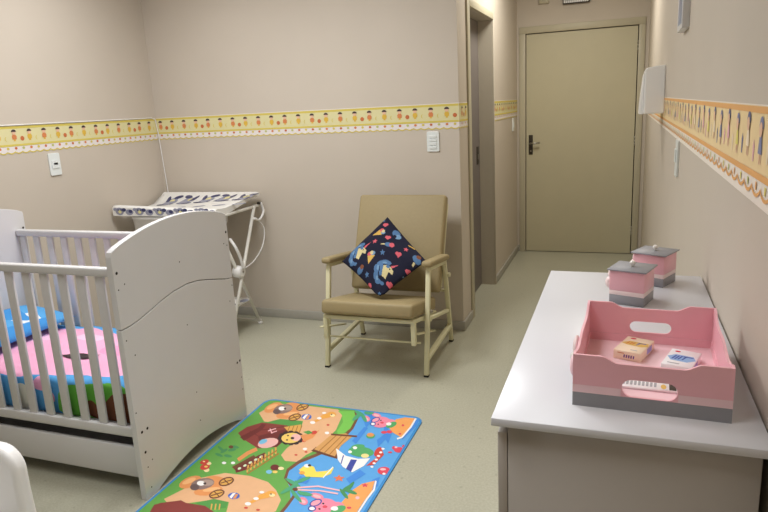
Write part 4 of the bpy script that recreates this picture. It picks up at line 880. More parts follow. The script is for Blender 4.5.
('dark',[(686,1237),(686,1235),(686,1232),(685,1231),(683,1230),(681,1231),(679,1233),(678,1236),(677,1238),(678,1241),(679,1242),(681,1243),(683,1242),(684,1240)]),
('dark',[(687,1197),(687,1195),(687,1192),(686,1191),(684,1190),(682,1191),(681,1193),(679,1195),(679,1198),(679,1200),(680,1202),(682,1202),(684,1201),(685,1200)]),
('red2',[(704,1218),(705,1214),(704,1210),(701,1208),(697,1207),(693,1207),(690,1210),(687,1214),(687,1218),(688,1222),(691,1225),(694,1226),(698,1225),(702,1222)]),
('pink',[(637,522),(636,514),(630,509),(621,509),(610,513),(600,522),(592,532),(589,542),(590,551),(596,555),(605,555),(616,551),(626,542),(634,532)]),
('pinkl',[(628,523),(627,520),(624,518),(619,518),(613,521),(607,525),(603,530),(601,535),(602,538),(605,540),(611,540),(617,537),(622,533),(626,528)]),
('pink',[(683,574),(682,566),(675,561),(664,559),(650,561),(636,566),(626,573),(620,581),(621,588),(628,594),(639,596),(653,594),(667,589),(677,582)]),
('pinkl',[(672,573),(671,570),(666,567),(659,566),(651,567),(643,570),(636,574),(633,578),(634,582),(638,585),(645,585),(654,584),(662,582),(668,578)]),
('pink',[(753,545),(758,524),(753,503),(738,486),(716,476),(693,476),(671,485),(656,502),(650,524),(655,546),(670,563),(692,573),(716,573),(738,563)]),
('pink',[(785,546),(786,535),(782,524),(773,516),(761,513),(747,514),(736,520),(728,530),(726,542),(730,553),(739,561),(752,565),(765,563),(777,557)]),
('green2',[(792,542),(796,531),(795,518),(789,505),(779,494),(768,488),(757,488),(749,494),(745,504),(746,518),(752,531),(762,542),(773,548),(784,548)]),
('white',[(767,525),(769,519),(767,513),(762,509),(756,508),(749,509),(743,512),(739,517),(738,523),(740,529),(744,533),(751,535),(758,534),(764,530)]),
('navy',[(684,556),(688,546),(688,534),(684,522),(676,513),(666,509),(657,509),(649,515),(645,524),(645,536),(649,548),(657,557),(667,562),(677,561)]),
('pink2',[(680,551),(683,544),(682,535),(679,527),(673,519),(665,515),(658,515),(653,519),(650,526),(650,535),(654,544),(660,551),(668,555),(675,555)]),
('navy',[(685,502),(686,494),(685,488),(680,483),(673,481),(665,482),(658,486),(653,493),(651,500),(652,507),(657,512),(665,514),(673,513),(680,508)]),
('white',[(680,500),(681,496),(679,491),(676,488),(671,487),(666,487),(661,490),(658,494),(657,499),(658,503),(661,506),(666,508),(672,507),(676,504)]),
('dark',[(702,540),(702,537),(702,535),(701,534),(699,533),(697,534),(694,535),(693,537),(692,540),(693,542),(694,543),(696,544),(698,543),(700,542)]),
('dark',[(703,504),(703,501),(703,499),(702,498),(700,497),(698,498),(696,499),(694,501),(693,503),(694,506),(695,507),(697,508),(699,507),(701,506)]),
('red2',[(722,524),(723,520),(722,517),(719,514),(714,513),(710,513),(706,515),(703,519),(703,522),(704,526),(707,529),(711,530),(716,529),(720,527)]),
('palm',[(593,1252),(590,1247),(580,1248),(565,1253),(549,1264),(533,1277),(522,1290),(517,1300),(520,1305),(530,1305),(545,1299),(562,1288),(577,1275),(588,1262)]),
('palm',[(560,1287),(564,1276),(566,1260),(566,1240),(562,1220),(557,1205),(551,1198),(546,1199),(541,1209),(539,1225),(539,1245),(542,1265),(548,1280),(554,1288)]),
('palm',[(619,1202),(615,1201),(605,1208),(593,1221),(580,1239),(569,1257),(562,1272),(561,1281),(566,1282),(576,1275),(588,1261),(601,1243),(612,1226),(618,1211)]),
('palm',[(620,1304),(621,1295),(617,1286),(608,1280),(597,1277),(586,1278),(577,1283),(571,1291),(570,1300),(574,1308),(583,1315),(594,1318),(605,1316),(615,1311)]),
('palm',[(560,614),(556,611),(544,613),(526,619),(505,628),(485,639),(471,649),(466,656),(470,659),(482,657),(501,651),(522,642),(541,631),(555,622)]),
('palm',[(536,634),(538,625),(536,610),(531,592),(523,574),(514,559),(506,551),(500,551),(498,559),(500,573),(505,592),(513,610),(522,625),(530,634)]),
('palm',[(586,564),(580,566),(569,576),(554,592),(538,612),(524,632),(516,647),(514,654),(520,652),(532,642),(547,624),(563,604),(577,585),(584,571)]),
('palm',[(566,693),(567,685),(564,674),(557,661),(548,649),(538,641),(529,637),(523,640),(521,647),(524,658),(531,671),(540,683),(551,692),(560,695)]),
('palm',[(613,521),(607,520),(595,527),(577,539),(557,555),(539,571),(527,585),(523,592),(528,593),(542,586),(560,573),(580,557),(598,541),(609,528)]),
('palm',[(633,578),(631,573),(623,569),(610,566),(594,566),(579,569),(568,573),(562,578),(564,583),(572,588),(585,590),(601,590),(616,587),(628,583)]),
('pinkl',[(549,602),(628,635),(732,632),(729,641),(624,645),(544,612)]),
('pinkl',[(556,590),(650,609),(729,609),(725,619),(646,618),(551,599)]),
('leafd',[(755,685),(758,678),(758,667),(755,653),(750,640),(744,630),(739,624),(734,625),(731,631),(732,643),(734,656),(739,670),(745,680),(751,686)]),
('leafd',[(802,633),(800,629),(792,627),(781,628),(768,631),(755,637),(746,643),(742,648),(744,653),(752,655),(764,654),(777,650),(789,645),(798,639)]),
('leafd',[(780,594),(776,593),(767,597),(755,606),(742,618),(730,631),(722,641),(720,648),(724,649),(733,644),(746,635),(759,623),(771,611),(778,600)]),
('leafd',[(758,710),(761,703),(763,691),(764,674),(763,658),(760,644),(756,636),(752,635),(749,642),(746,654),(746,670),(747,686),(750,700),(754,709)]),
('bark',[(555,599),(557,593),(556,589),(553,585),(549,584),(544,585),(540,589),(536,593),(534,598),(535,603),(538,606),(542,608),(547,606),(552,603)]),
]
# ------------------------------------------------------------------ baby changing table with bath
def changing_table():
    x0, x1 = -3.25, -2.425
    root = thing('changing_table', 'white folding baby changing table with a bath, in the corner behind the crib', 'changing table', (-2.84, 3.72, 0))
    # padded mat: tilted sheet with a raised front bolster
    mb = MB('cp_white')
    def prof(x):
        t = (x-x0)/(x1-x0); zt = 0.942-0.022*t
        return [(3.44, 0.872), (3.44, zt-0.012), (3.452, zt-0.002), (3.475, zt), (3.50, zt-0.006), (3.53, 0.885+0.03*t), (3.56, 0.874+0.039*t), (3.74, 0.878+0.052*t), (3.86, 0.892+0.05*t), (3.96, 0.944+0.01*t), (3.99, 0.958), (4.0, 0.95), (3.995, 0.935), (3.86, 0.88+0.04*t), (3.56, 0.868)]
    NX = 24; rows = []
    for i in range(NX+1):
        x = x0+(x1-x0)*i/NX; rows.append([mb.bm.verts.new((x, y, z)) for y, z in prof(x)])
    for a, b in zip(rows, rows[1:]):
        for j in range(len(a)):
            f = mb.bm.faces.new((a[j], b[j], b[(j+1) % len(a)], a[(j+1) % len(a)])); f.smooth = j in (1, 2, 3, 4, 5, 6, 7, 8)
    mb.bm.faces.new(rows[0]); mb.bm.faces.new(rows[-1][::-1])
    zs = lambda x, y: 0.915+(y-3.56)*(0.953-0.907)/0.4
    def surf(x, y):
        P = prof(x)[3:11]
        for (ya, za), (yb, zb) in zip(P, P[1:]):
            if ya <= y <= yb: return za+(zb-za)*(y-ya)/(yb-ya)
        return P[-1][1]
    def deco(pts, m, d=0.0016):
        mb.face([(x, y, surf(x, y)+d) for x, y in pts], m)
    def el(cx, cy, rx, ry, m, a=0, d=0.0016, n=12):
        a = math.radians(a)
        deco([(cx+rx*math.cos(t)*math.cos(a)-ry*math.sin(t)*math.sin(a), cy+rx*math.cos(t)*math.sin(a)+ry*math.sin(t)*math.cos(a)) for t in [2*PI*i/n for i in range(n)]], m, d)
    for k in range(5):                                     # sleepy animal print on the tilted sheet
        cx, cy = -3.10+k*0.16, 3.85; s = 1 if k % 2 == 0 else -1
        el(cx+0.01*s, cy-0.01, 0.052, 0.072, 'cp_gray', 0); el(cx+0.036*s, cy+0.068, 0.036, 0.022, 'cp_navy', 20*s, 0.0022); el(cx-0.032*s, cy+0.03, 0.017, 0.055, 'cp_navy', 20*s, 0.0022)
        el(cx+0.008, cy+0.012, 0.024, 0.03, 'cp_yellow', 0, 0.0028); el(cx-0.03*s, cy-0.062, 0.042, 0.016, 'cp_navy', -10*s, 0.0022); el(cx+0.045*s, cy-0.03, 0.012, 0.04, 'cp_navy', 10*s, 0.0022); el(cx+0.012*s, cy+0.012, 0.009, 0.010, 'cp_navy', 0, 0.0034)
        el(cx+0.08, cy-0.2, 0.05, 0.016, 'cp_gray', 10)
    def fr(pts, m, d=0.001): mb.face([(x, 3.44-d, z) for x, z in pts], m)
    for k in range(5):                                     # and along the front bolster
        cx = -3.19+k*0.165
        fr(circ(cx, 0.904, 0.036, 0.026), 'cp_gray'); fr(circ(cx-0.036, 0.917, 0.016, 0.011), 'cp_gray', 0.0015); fr(circ(cx+0.038, 0.914, 0.018, 0.012), 'cp_navy', 0.0015); fr(circ(cx+0.003, 0.900, 0.014, 0.011), 'cp_yellow', 0.002)
        fr(circ(cx-0.01, 0.913, 0.006, 0.006, 8), 'cp_navy', 0.0025); fr(circ(cx+0.014, 0.913, 0.006, 0.006, 8), 'cp_navy', 0.0025); fr(circ(cx+0.082, 0.898, 0.032, 0.02), 'cp_gray'); fr(circ(cx+0.092, 0.904, 0.016, 0.012), 'cp_navy', 0.0015)
    put(mb, 'changing_mat', root, 'white padded mat printed with small navy animals')
    # bath under the mat
    b = MB('white_plastic'); rings = []
    for ins, z in ((0.0, 0.866), (0.0, 0.845), (0.006, 0.842), (0.012, 0.76), (0.04, 0.70), (0.1, 0.685)):
        rings.append([b.bm.verts.new((-2.895+sx*(0.275-ins), 3.705+sy*(0.258-ins), z)) for sx, sy in [((abs(math.cos(t))**0.4)*math.copysign(1, math.cos(t)), (abs(math.sin(t))**0.4)*math.copysign(1, math.sin(t))) for t in [2*PI*i/40 for i in range(40)]]])
    for a, c in zip(rings, rings[1:]):
        for j in range(40):
            f = b.bm.faces.new((a[j], a[(j+1) % 40], c[(j+1) % 40], c[j])); f.smooth = True
    b.bm.faces.new(rings[-1]); b.bm.faces.new(rings[0][::-1])
    put(b, 'bath_tub', root)
    # folding x legs at both ends
    for x in (-2.432, -3.08):
        a = MB('white_metal'); ztop = 0.868 if x > -3 else 0.682
        a.tube([(x+0.008, 3.45+0.455*(ztop-0.012)/0.856, ztop), (x+0.008, 3.45, 0.012)], 0.0115, 'white_metal', 12); leg = put(a, 'leg', root)
        a = MB('white_plastic'); a.tube([(x+0.008, 3.457, 0.026), (x+0.008, 3.444, 0)], 0.016, 'white_plastic', 12); put(a, 'foot_cap', leg)
        a = MB('white_metal'); a.tube([(x-0.016, 3.878-0.438*(ztop-0.012)/0.856, ztop), (x-0.016, 3.878, 0.012)], 0.0115, 'white_metal', 12); leg = put(a, 'leg', root)
        a = MB('white_plastic'); a.tube([(x-0.016, 3.87, 0.026), (x-0.016, 3.884, 0)], 0.016, 'white_plastic', 12); put(a, 'foot_cap', leg)
        a = MB('white_plastic'); a.tube([(x-0.035, 3.655, 0.455), (x+0.018, 3.655, 0.455), (x+0.026, 3.655, 0.455)], [0.042, 0.042, 0.03], 'white_plastic', 24); hub = put(a, 'pivot_hub', root)
        a = MB('steel'); a.tube([(x+0.026, 3.655, 0.455), (x+0.029, 3.655, 0.455)], 0.008, 'steel'); put(a, 'screw', hub)
        if x > -3: a = MB('white_metal'); a.box(x-0.02, x+0.012, 3.43, 3.97, 0.856, 0.872, 'white_metal', 0.003); put(a, 'top_rail', root)
    for y in (3.46, 3.868): a = MB('white_metal'); a.tube([(-3.08, y, 0.035), (-2.43, y, 0.035)], 0.006, 'white_metal'); put(a, 'cross_bar', root)
    a = MB('cp_white'); a.box(-3.07, -2.44, 3.535, 3.78, 0.216, 0.232, 'cp_white', 0.005)
    for k in range(5):
        cx = -3.1+k*0.15; a.face([(x, y, 0.2328) for x, y in circ(cx, 3.6, 0.045, 0.03)], 'cp_navy'); a.face([(x, y, 0.2328) for x, y in circ(cx+0.05, 3.7, 0.03, 0.035)], 'cp_gray')
    put(a, 'storage_shelf', root, 'white cloth shelf with navy print')
    a = MB('white_plastic')
    def curve(P, n=8):
        P = [Vector(p) for p in P]; out = []
        for i in range(len(P)-1):
            p0, p1, p2, p3 = P[max(i-1, 0)], P[i], P[i+1], P[min(i+2, len(P)-1)]
            for k in range(n):
                t = k/n; out.append(0.5*((2*p1)+(p2-p0)*t+(2*p0-5*p1+4*p2-p3)*t*t+(3*p1-p0-3*p2+p3)*t**3))
        return out+[P[-1]]
    a.tube(curve([(-2.46, 3.62, 0.69), (-2.41, 3.60, 0.64), (-2.40, 3.63, 0.56), (-2.40, 3.655, 0.48)]), 0.010, 'white_plastic', 10); put(a, 'drain_hose', root)
    a = MB('white_plastic'); a.tube(curve([(-2.408, 3.97, 0.885), (-2.4, 3.985, 0.82), (-2.4, 3.92, 0.77), (-2.405, 3.86, 0.79)]), 0.008, 'white_plastic', 8); a.tube(curve([(-2.405, 3.88, 0.79), (-2.4, 3.97, 0.70), (-2.4, 3.93, 0.58), (-2.4, 3.80, 0.50), (-2.405, 3.69, 0.475)]), 0.004, 'white_plastic', 8); put(a, 'safety_strap', root)
    a = MB('dark_metal'); a.box(-2.432, -2.405, 3.955, 3.975, 0.872, 0.89, 'dark_metal', 0.004); put(a, 'hinge_catch', root)
changing_table()

# ------------------------------------------------------------------ dresser
DZ = 1.0478
def dresser():
    root = thing('dresser', 'white laminate dresser along the right wall carrying the pink baby set', 'dresser', (0.015, 1.31, 0))
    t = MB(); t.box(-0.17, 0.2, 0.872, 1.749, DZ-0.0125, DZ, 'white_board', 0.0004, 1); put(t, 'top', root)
    zb = DZ-0.0125
    for y0, y1 in ((0.886, 0.902), (1.722, 1.738)):
        s = MB(); s.box(-0.1475, 0.19, y0, y1, 0, zb, 'board_shaded', 0.0008, 1); put(s, 'side_panel', root)
    s = MB(); s.box(0.178, 0.19, 0.902, 1.722, 0.06, zb, 'board_shaded'); put(s, 'back_panel', root)
    s = MB(); s.box(-0.135, -0.12, 0.902, 1.722, 0, 0.06, 'board_shaded'); put(s, 'plinth', root)
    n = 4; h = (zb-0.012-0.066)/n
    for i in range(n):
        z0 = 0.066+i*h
        d = MB(); d.box(-0.163, -0.149, 0.887, 1.737, z0, z0+h-0.005, 'board_shaded', 0.0004, 1); o = put(d, 'drawer', root)
        for y in (1.10, 1.52):
            k = MB(); k.tube([(-0.163, y, z0+h*0.5), (-0.170, y, z0+h*0.5)], 0.005, 'pearl'); k.ball((-0.176, y, z0+h*0.5), 0.01, 0.014, 0.014, 'pearl'); put(k, 'knob', o)
dresser()

def tray():
    x0, x1, y0, y1 = -0.0585, 0.1585, 0.945, 1.224
    root = thing('hygiene_tray', 'pink wooden tray with slotted handles and grey base, at the near end of the dresser', 'tray', ((x0+x1)/2, (y0+y1)/2, DZ))
    th = 0.004
    b = MB(); b.box(x0, x1, y0, y1, DZ, DZ+0.0045, 'gray_mdf')
    b.prism([[(x0, y0), (x1, y0), (x1, y1), (x0, y1)], [(x0+th, y0+th), (x0+th, y1-th), (x1-th, y1-th), (x1-th, y0+th)]], lambda a, c, t: (a, c, t), DZ+0.0045, DZ+0.0225, 'gray_mdf')
    q = th+0.0015; b.prism([[(x0+th, y0+th), (x1-th, y0+th), (x1-th, y1-th), (x0+th, y1-th)], [(x0+q, y0+q), (x0+q, y1-q), (x1-q, y1-q), (x1-q, y0+q)]], lambda a, c, t: (a, c, t), DZ+0.0046, DZ+0.0224, 'pink_panel')
    put(b, 'base', root, 'grey base band')
    b = MB(); b.box(x0+q, x1-q, y0+q, y1-q, DZ+0.0045, DZ+0.008, 'pink_pale'); put(b, 'tray_floor', root)
    W = x1-x0
    def prof(w, cut, ends, depth):
        zc = 0.083
        P = [(0, 0.0225), (w, 0.0225), (w, zc)]
        for i in range(9):                               # smooth step down on the far side
            t = i/8; P.append((w-ends-cut*t, zc-depth*(3*t*t-2*t**3)))
        for i in range(9):
            t = 1-i/8; P.append((ends+cut*t, zc-depth*(3*t*t-2*t**3)))
        return P+[(0, zc)]
    hz = (0.0235, 0.0505)
    hol = slot(0.070, 0.146, *hz, n=8)
    for y, nm in ((y0, 'end_panel'), (y1-th, 'end_panel')):
        hol = slot(0.070, 0.146, 0.0235, 0.0505, n=8) if y == y0 else slot(0.075, 0.146, 0.028, 0.049, n=8)
        p = MB('pink_panel'); p.prism([prof(W, 0.024, 0.04, 0.0095), hol], lambda a, c, t: (x0+a, t, DZ+c), y, y+th, 'pink_panel')
        ys = y-0.0004 if y == y0 else y+th+0.0004            # paler painted band above the grey base
        for xa, xb in ((x0, x0+0.069), (x0+0.147, x1)): p.face([(xa, ys, DZ+0.0225), (xb, ys, DZ+0.0225), (xb, ys, DZ+0.035), (xa, ys, DZ+0.035)], 'pink_pale')
        put(p, nm, root)
    Ly = y1-y0-2*th
    for x in (x0, x1-th):
        p = MB('pink_panel'); P = [(0, 0.0225), (Ly, 0.0225), (Ly, 0.083)]
        for i in range(25):
            t = i/24; y = Ly-0.012-(Ly-0.024)*t
            P.append((y, 0.083-0.012*math.sin(PI*t)**0.7-0.004*math.sin(3*PI*t)))
        P.append((0, 0.083)); p.prism([P], lambda a, c, t: (t, y0+th+a, DZ+c), x, x+th, 'pink_panel'); put(p, 'side_panel', root)
    a = MB('pink_white'); a.ball((x0-0.005, 1.055, DZ+0.052), 0.006, 0.022, 0.02, 'pink_white'); a.ball((x0-0.006, 1.03, DZ+0.03), 0.007, 0.016, 0.018, 'pink_pale'); a.ball((x0-0.006, 1.08, DZ+0.03), 0.007, 0.016, 0.018, 'pink_pale'); a.ball((x0-0.008, 1.055, DZ+0.035), 0.007, 0.009, 0.009, 'pearl')
    put(a, 'bow_ornament', root, 'pale pink and pearly ornament')
    # the tray stands slightly turned on the dresser
    piv = Vector((x0, y0, DZ)); R = Matrix.Rotation(math.radians(-1.8), 4, 'Z'); root.rotation_euler = (0, 0, math.radians(-1.8)); root.location = piv+R @ (root.location-piv)
tray()

def pot(cx, cy, ang, label):
    root = thing('lidded_pot', label, 'pot', (cx, cy, DZ), 'lidded pink pots')
    root.rotation_euler = (0, 0, math.radians(ang)); s = 0.0378; th = 0.0035
    def P(mb, name, lab=None, parent=None, bevel=0.0):
        o = mb.build(name, parent or root, bevel=bevel)
        if lab: o['label'] = lab
        return o
    b = MB(); b.box(-s, s, -s, s, 0, 0.0215, 'gray_mdf', 0.0006, 1); P(b, 'base', 'grey base band')
    b = MB(); b.box(-s, s, -s, s, 0.0315, 0.0775, 'pink_panel', 0.0006, 1); P(b, 'body')
    b = MB(); b.box(-s, s, -s, s, 0.0215, 0.0315, 'pink_white', 0.0004, 1); P(b, 'painted_band', 'pale band above the grey base')
    b = MB(); b.box(-s-0.005, s+0.005, -s-0.005, s+0.005, 0.0775, 0.081, 'gray_mdf', 0.0008, 1); lid = P(b, 'lid', 'grey lid')
    b = MB(); b.tube([(0, 0, 0.081), (0, 0, 0.085)], 0.0035, 'pearl'); b.ball((0, 0, 0.0895), 0.0065, 0.0065, 0.006, 'pearl'); P(b, 'knob', 'pearl knob', lid)
    b = MB(); b.ball((-s-0.004, -0.012, 0.062), 0.008, 0.012, 0.012, 'pink_white'); b.ball((-s-0.005, -0.016, 0.044), 0.011, 0.014, 0.015, 'pink_white'); b.ball((-s-0.008, 0.0, 0.052), 0.007, 0.009, 0.009, 'pearl'); P(b, 'bow_ornament', 'pale pink ornament')
pot(0.032, 1.505, -18, 'pink lidded pot with pearl knob, directly behind the pink tray')
pot(0.0865, 1.675, -25, 'pink lidded pot with pearl knob, farther back and nearer the right wall')

def soap(name, label, cx, cy, ang, sx, sy, sz, body, deco):
    root = thing(name, label, 'soap box', (cx, cy, DZ+0.0083), 'soap boxes in the pink tray'); root.rotation_euler = (0, 0, math.radians(ang))
    b = MB(body); b.box(-sx/2, sx/2, -sy/2, sy/2, 0, sz, body, 0.0005, 1); bo = b.build('carton', root)
    d = MB(); z = sz+0.0002; deco(d, sx/2, sy/2, sz, z); o = d.build('printed_front', bo); o['label'] = 'printed lettering and colour panel'
STROKES = {'s': [(1,.9),(.3,1),(0,.75),(.9,.35),(.6,0),(0,.1)], 'o': [(.5,0),(0,.5),(.5,1),(1,.5),(.5,0)], 'a': [(0,0),(.5,1),(1,0),(.75,.45),(.25,.45)], 'p': [(0,0),(0,1),(.8,.95),(.8,.5),(0,.5)], 'l': [(0,1),(0,0),(.8,0)], 'i': [(.5,0),(.5,1)], 't': [(.5,0),(.5,1),(0,1),(1,1)], 'n': [(0,0),(0,1),(1,0),(1,1)]}
def soap1(d, a, b, h, z):
    d.face([(x, y, z) for x, y in ((-a, b*.05), (-a*.45, b*.42), (a*.9, b*.38), (a, b*.0), (a*.6, -b*.18), (-a*.5, -b*.12))], 'box_gold')
    d.face([(x, y, z) for x, y in circ(-a*.45, b*.78, a*.22, b*.10, 12)], 'ink_red')
    for i, x in enumerate((-.62, -.40, -.2)): d.face([(a*x, -b*.02, z+.0001), (a*(x+.1), -b*.02, z+.0001), (a*(x+.22), b*.3, z+.0001), (a*(x+.1), b*.3, z+.0001)], 'ink_orange')
    d.face([(a*.12, -b*.02, z+.0001), (a*.22, -b*.02, z+.0001), (a*.42, b*.32, z+.0001), (a*.32, b*.32, z+.0001)], 'ink_blue'); d.face([(a*.1, b*.24, z+.0001), (a*.75, b*.24, z+.0001), (a*.78, b*.32, z+.0001), (a*.12, b*.32, z+.0001)], 'ink_blue')
    for i in range(5): d.face([(a*(-.25+i*.17), -b-.0002, h*.28), (a*(-.15+i*.17), -b-.0002, h*.28), (a*(-.13+i*.17), -b-.0002, h*.62), (a*(-.23+i*.17), -b-.0002, h*.62)], 'ink_purple')
    d.face([(-a*.7, -b-.0002, h*.7), (-a*.2, -b-.0002, h*.7), (-a*.2, -b-.0002, h*.78), (-a*.7, -b-.0002, h*.78)], 'ink_orange'); d.face([(a+.0002, -b*.1, h*.2), (a+.0002, b*.6, h*.2), (a+.0002, b*.6, h*.85), (a+.0002, -b*.1, h*.85)], 'lavender')
    d.face([(a*.1, -b*.75, z), (a*.6, -b*.75, z), (a*.6, -b*.68, z), (a*.1, -b*.68, z)], 'ink_gray')
def soap2(d, a, b, h, z):
    d.face([(x, y, z) for x, y in ((-a*.95, b*.0), (-a*.5, b*.35), (a*.7, b*.3), (a*.98, -b*.1), (a*.5, -b*.45), (-a*.6, -b*.4))], 'box_blue')
    d.face([(x, y, z) for x, y in circ(-a*.5, b*.72, a*.2, b*.09, 12)], 'ink_red')
    for x in (-.62, -.42, -.22, .06): d.face([(a*x, -b*.25, z+.0001), (a*(x+.11), -b*.25, z+.0001), (a*(x+.27), b*.22, z+.0001), (a*(x+.15), b*.22, z+.0001)], 'ink_blue')
    d.face([(a*.05, b*.12, z+.0001), (a*.7, b*.12, z+.0001), (a*.75, b*.22, z+.0001), (a*.1, b*.22, z+.0001)], 'ink_blue')
    d.face([(-a*.7, -b*.8, z), (a*.1, -b*.8, z), (a*.12, -b*.7, z), (-a*.68, -b*.7, z)], 'ink_gray')
    d.face([(a+.0002, -b*.5, h*.2), (a+.0002, b*.2, h*.2), (a+.0002, b*.2, h*.8), (a+.0002, -b*.5, h*.8)], 'lavender')
def soap3(d, a, b, h, z):
    for i in range(9): d.face([(a*(-.85+i*.13), -b*.75, z), (a*(-.77+i*.13), -b*.75, z), (a*(-.76+i*.13), -b*.2, z), (a*(-.84+i*.13), -b*.2, z)], 'ink_gray')
    d.face([(x, y, z) for x, y in circ(a*.5, -b*.6, a*.09, b*.3, 12)], 'box_gold'); d.face([(a*.68, -b*.95, z), (a*.9, -b*.95, z), (a*.9, -b*.1, z), (a*.68, -b*.1, z)], 'dark_metal')
soap('soap_box', 'cream and gold soap box lying left in the pink tray', 0.0325, 1.158, -19, 0.047, 0.075, 0.0165, 'box_cream', soap1)
soap('soap_box', 'white and pale blue soap box lying right in the pink tray', 0.1065, 1.117, -17, 0.047, 0.075, 0.0145, 'box_white', soap2)
soap('soap_box', 'flat white printed box behind the front slot of the pink tray', 0.052, 1.034, -2.5, 0.09, 0.06, 0.004, 'box_white', soap3)

# ------------------------------------------------------------------ play mat
def play_mat():
    ox, oy, W, Lm, h = -1.75, 1.45, 0.88, 1.32, 0.006
    r = 0.055; rim = 0.011
    def rr(x0, y0, x1, y1, r, n=8):
        P = []
        for cx, cy, a in ((x1-r, y1-r, 0), (x0+r, y1-r, PI/2), (x0+r, y0+r, PI), (x1-r, y0+r, 1.5*PI)): P += circ(cx, cy, r, r, n, a, a+PI/2)
        return P
    mb = MB('mp_rim'); mb.prism([rr(0, 0, W, Lm, r)], lambda a, b, t: (a, b, t), 0, h, 'mp_rim')
    shore = [(0.518, 1.3), (0.557, 1.232), (0.572, 1.131), (0.568, 1.032), (0.55, 0.925), (0.505, 0.851), (0.463, 0.788), (0.446, 0.718), (0.465, 0.66), (0.518, 0.60)]
    shore = [(0.515, Lm-rim)]+shore+[(x, y-0.7) for x, y in shore[1:-1]]
    low = [p for p in shore if p[1] > rim+.01]; last = low[-1]
    low.append((last[0], rim))
    inner = rr(rim, rim, W-rim, Lm-rim, r-rim)
    def clip(P, left):
        return P
    land = low+[(r, rim), (rim+.01, rim+.012), (rim, r), (rim, Lm-r), (rim+.012, Lm-rim-.01), (r, Lm-rim)]
    sea = [(x, y) for x, y in reversed(low)]+[(W-r, Lm-rim), (W-rim-.012, Lm-rim-.01), (W-rim, Lm-r), (W-rim, r), (W-rim-.012, rim+.012), (W-r, rim)]
    mb.face([(x, y, h+0.0002) for x, y in land], 'mp_grass'); mb.face([(x, y, h+0.0002) for x, y in sea], 'mp_water')
    def inside(P): return all(rim < x < W-rim and rim < y < Lm-rim for x, y in P)
    k = 0
    for c, P in MATPIC:
        P = [(min(max(x/1000, rim+.001), W-rim-.001), min(max(y/1000, rim+.001), Lm-rim-.001)) for x, y in P]
        if len(set(P)) < len(P): P = [p for i, p in enumerate(P) if p != P[i-1]]
        if len(P) < 3: continue
        k += 1; z = h+0.0003+k*0.0000045
        mb.face([(x, y, z) for x, y in P], 'mp_'+c)
        cy = sum(p[1] for p in P)/len(P)
        if cy < 1.05:
            Q = [(x, y-0.7) for x, y in P]
            if inside(Q) and cy-0.7 < 0.3: mb.face([(x, y, z) for x, y in Q], 'mp_'+c)
    o = mb.build('play_mat'); o.location = (ox, oy, 0)
    tag(o, 'colourful play mat with farm and sea pictures lying on the floor beside the crib', 'play mat')
    # keep the printed faces up
    for p in o.data.polygons:
        if p.normal.z < -0.5 and p.center.z > h: p.flip()
play_mat()

# ------------------------------------------------------------------ white plastic chair at the left edge
def plastic_chair():
    root = thing('plastic_chair', 'white plastic armchair at the left edge in front of the crib', 'chair', (-1.9, 0.93, 0))
    ya, yb = 1.135, 1.185
    def arm(y0, y1):
        xr, xl, zt, w = -1.552, -2.14, 0.636, 0.10
        out = [(xr+0.025, 0), (xr, 0.50)]+circ(xr-0.075, zt-0.075, 0.075, 0.075, 20, 0, PI/2)+circ(xl+0.07, zt-0.07, 0.07, 0.07, 8, PI/2, PI)+[(xl-0.02, 0.3), (xl-0.05, 0)]
        inn = [(xl+0.02, 0), (xl+0.05, 0.3)]+circ(xl+0.12, zt-0.11, 0.05, 0.05, 6, PI, PI/2)+circ(xr-0.16, zt-0.11, 0.05, 0.05, 6, PI/2, 0)+[(xr-0.105, 0.45), (xr-0.075, 0)]
        m = MB('white_plastic'); m.prism([out+inn], lambda a, b, t: (a, t, b), y0, y1, 'white_plastic'); return m
    for y0, y1 in ((ya, yb), (0.675, 0.725)):
        o = put(arm(y0, y1), 'armrest', root, bevel=0.018)
        for p in o.data.polygons: p.use_smooth = True
        o.modifiers[0].segments = 4; o.modifiers[0].harden_normals = True; o.modifiers[0].angle_limit = 1.0
    s = MB(); s.box(-2.12, -1.58, 0.735, 1.125, 0.40, 0.425, 'white_plastic', 0.01, 3); put(s, 'seat', root)
    s = MB(); s.merge(_slab(-2.17, -2.145, 0.735, 1.125, 0.43, 0.86), 'white_plastic', None, True); put(s, 'backrest', root)
    for x in (-2.08, -1.64):
        f = MB(); f.box(x-0.02, x+0.02, 0.725, 1.135, 0.36, 0.40, 'white_plastic', 0.005); put(f, 'seat_support', root)
def _slab(x0, x1, y0, y1, z0, z1):
    b = bmesh.new(); vs = [b.verts.new((x-(0.12 if z == z1 else 0), y, z)) for x in (x0, x1) for y in (y0, y1) for z in (z0, z1)]
    for q in ((0,1,3,2),(4,6,7,5),(0,4,5,1),(2,3,7,6),(0,2,6,4),(1,5,7,3)): b.faces.new([vs[i] for i in q])
    bmesh.ops.bevel(b, geom=b.edges[:], offset=0.01, segments=3, profile=0.5, affect='EDGES'); return b
plastic_chair()

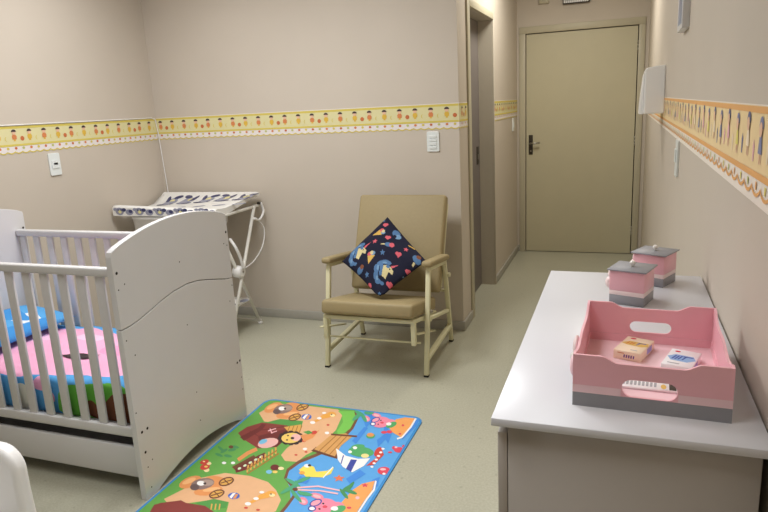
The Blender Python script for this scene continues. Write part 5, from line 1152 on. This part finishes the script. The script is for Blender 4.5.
# ------------------------------------------------------------------ light
def area(name, loc, sx, sy, power, col, spread=180, rot=(0,0,0)):
    l = bpy.data.lights.new(name, 'AREA'); l.shape = 'RECTANGLE'; l.size = sx; l.size_y = sy; l.energy = power; l.color = col; l.spread = math.radians(spread)
    o = bpy.data.objects.new(name, l); COL.objects.link(o); o.location = loc; o.rotation_euler = rot; return o
LC = (0.97, 0.985, 1.0)
area('ceiling_area', (-1.7, 2.5, ZC-0.01), 0.6, 0.6, 38, LC, 180)
area('ceiling_area', (-2.55, 2.95, ZC-0.01), 0.6, 0.6, 9, LC, 170)
area('ceiling_area', (-0.8, 1.5, ZC-0.01), 0.6, 0.6, 5, LC, 100)
area('ceiling_area', (-0.8, 0.4, ZC-0.01), 0.6, 0.6, 7, LC, 100)  # added fill for the near faces of dresser and tray, no known lamp
area('ceiling_area', (-2.4, 1.1, ZC-0.01), 0.6, 0.6, 9, LC, 180)  # added fill to lift the crib front and lower back wall, no known fixture
area('corridor_fill', (-0.5, 5.0, ZC-0.01), 0.4, 0.7, 20, (1.0, 0.98, 0.90), 180)  # added fill to brighten the corridor, no lamp known there
w = bpy.data.worlds.new('world'); SC.world = w; w.use_nodes = True
w.node_tree.nodes['Background'].inputs[0].default_value = (0.5, 0.5, 0.5, 1); w.node_tree.nodes['Background'].inputs[1].default_value = 0.0

# ------------------------------------------------------------------ camera
cam = bpy.data.cameras.new('camera'); cam.lens = 30.0856; cam.sensor_width = 36; cam.clip_start = 0.02
co = bpy.data.objects.new('camera', cam); COL.objects.link(co)
F = Vector((-0.34197, 0.91195, -0.22671)); R = Vector((0.93919, 0.33975, -0.05001)); U = Vector((-0.03142, 0.23002, 0.97268))
co.matrix_world = Matrix(((R.x, U.x, -F.x, 0), (R.y, U.y, -F.y, 0), (R.z, U.z, -F.z, 1.508), (0, 0, 0, 1)))
SC.camera = co
SC.view_settings.view_transform = 'Standard'; SC.view_settings.look = 'None'; SC.view_settings.gamma = 1.0
SC.view_settings.exposure = 0.0
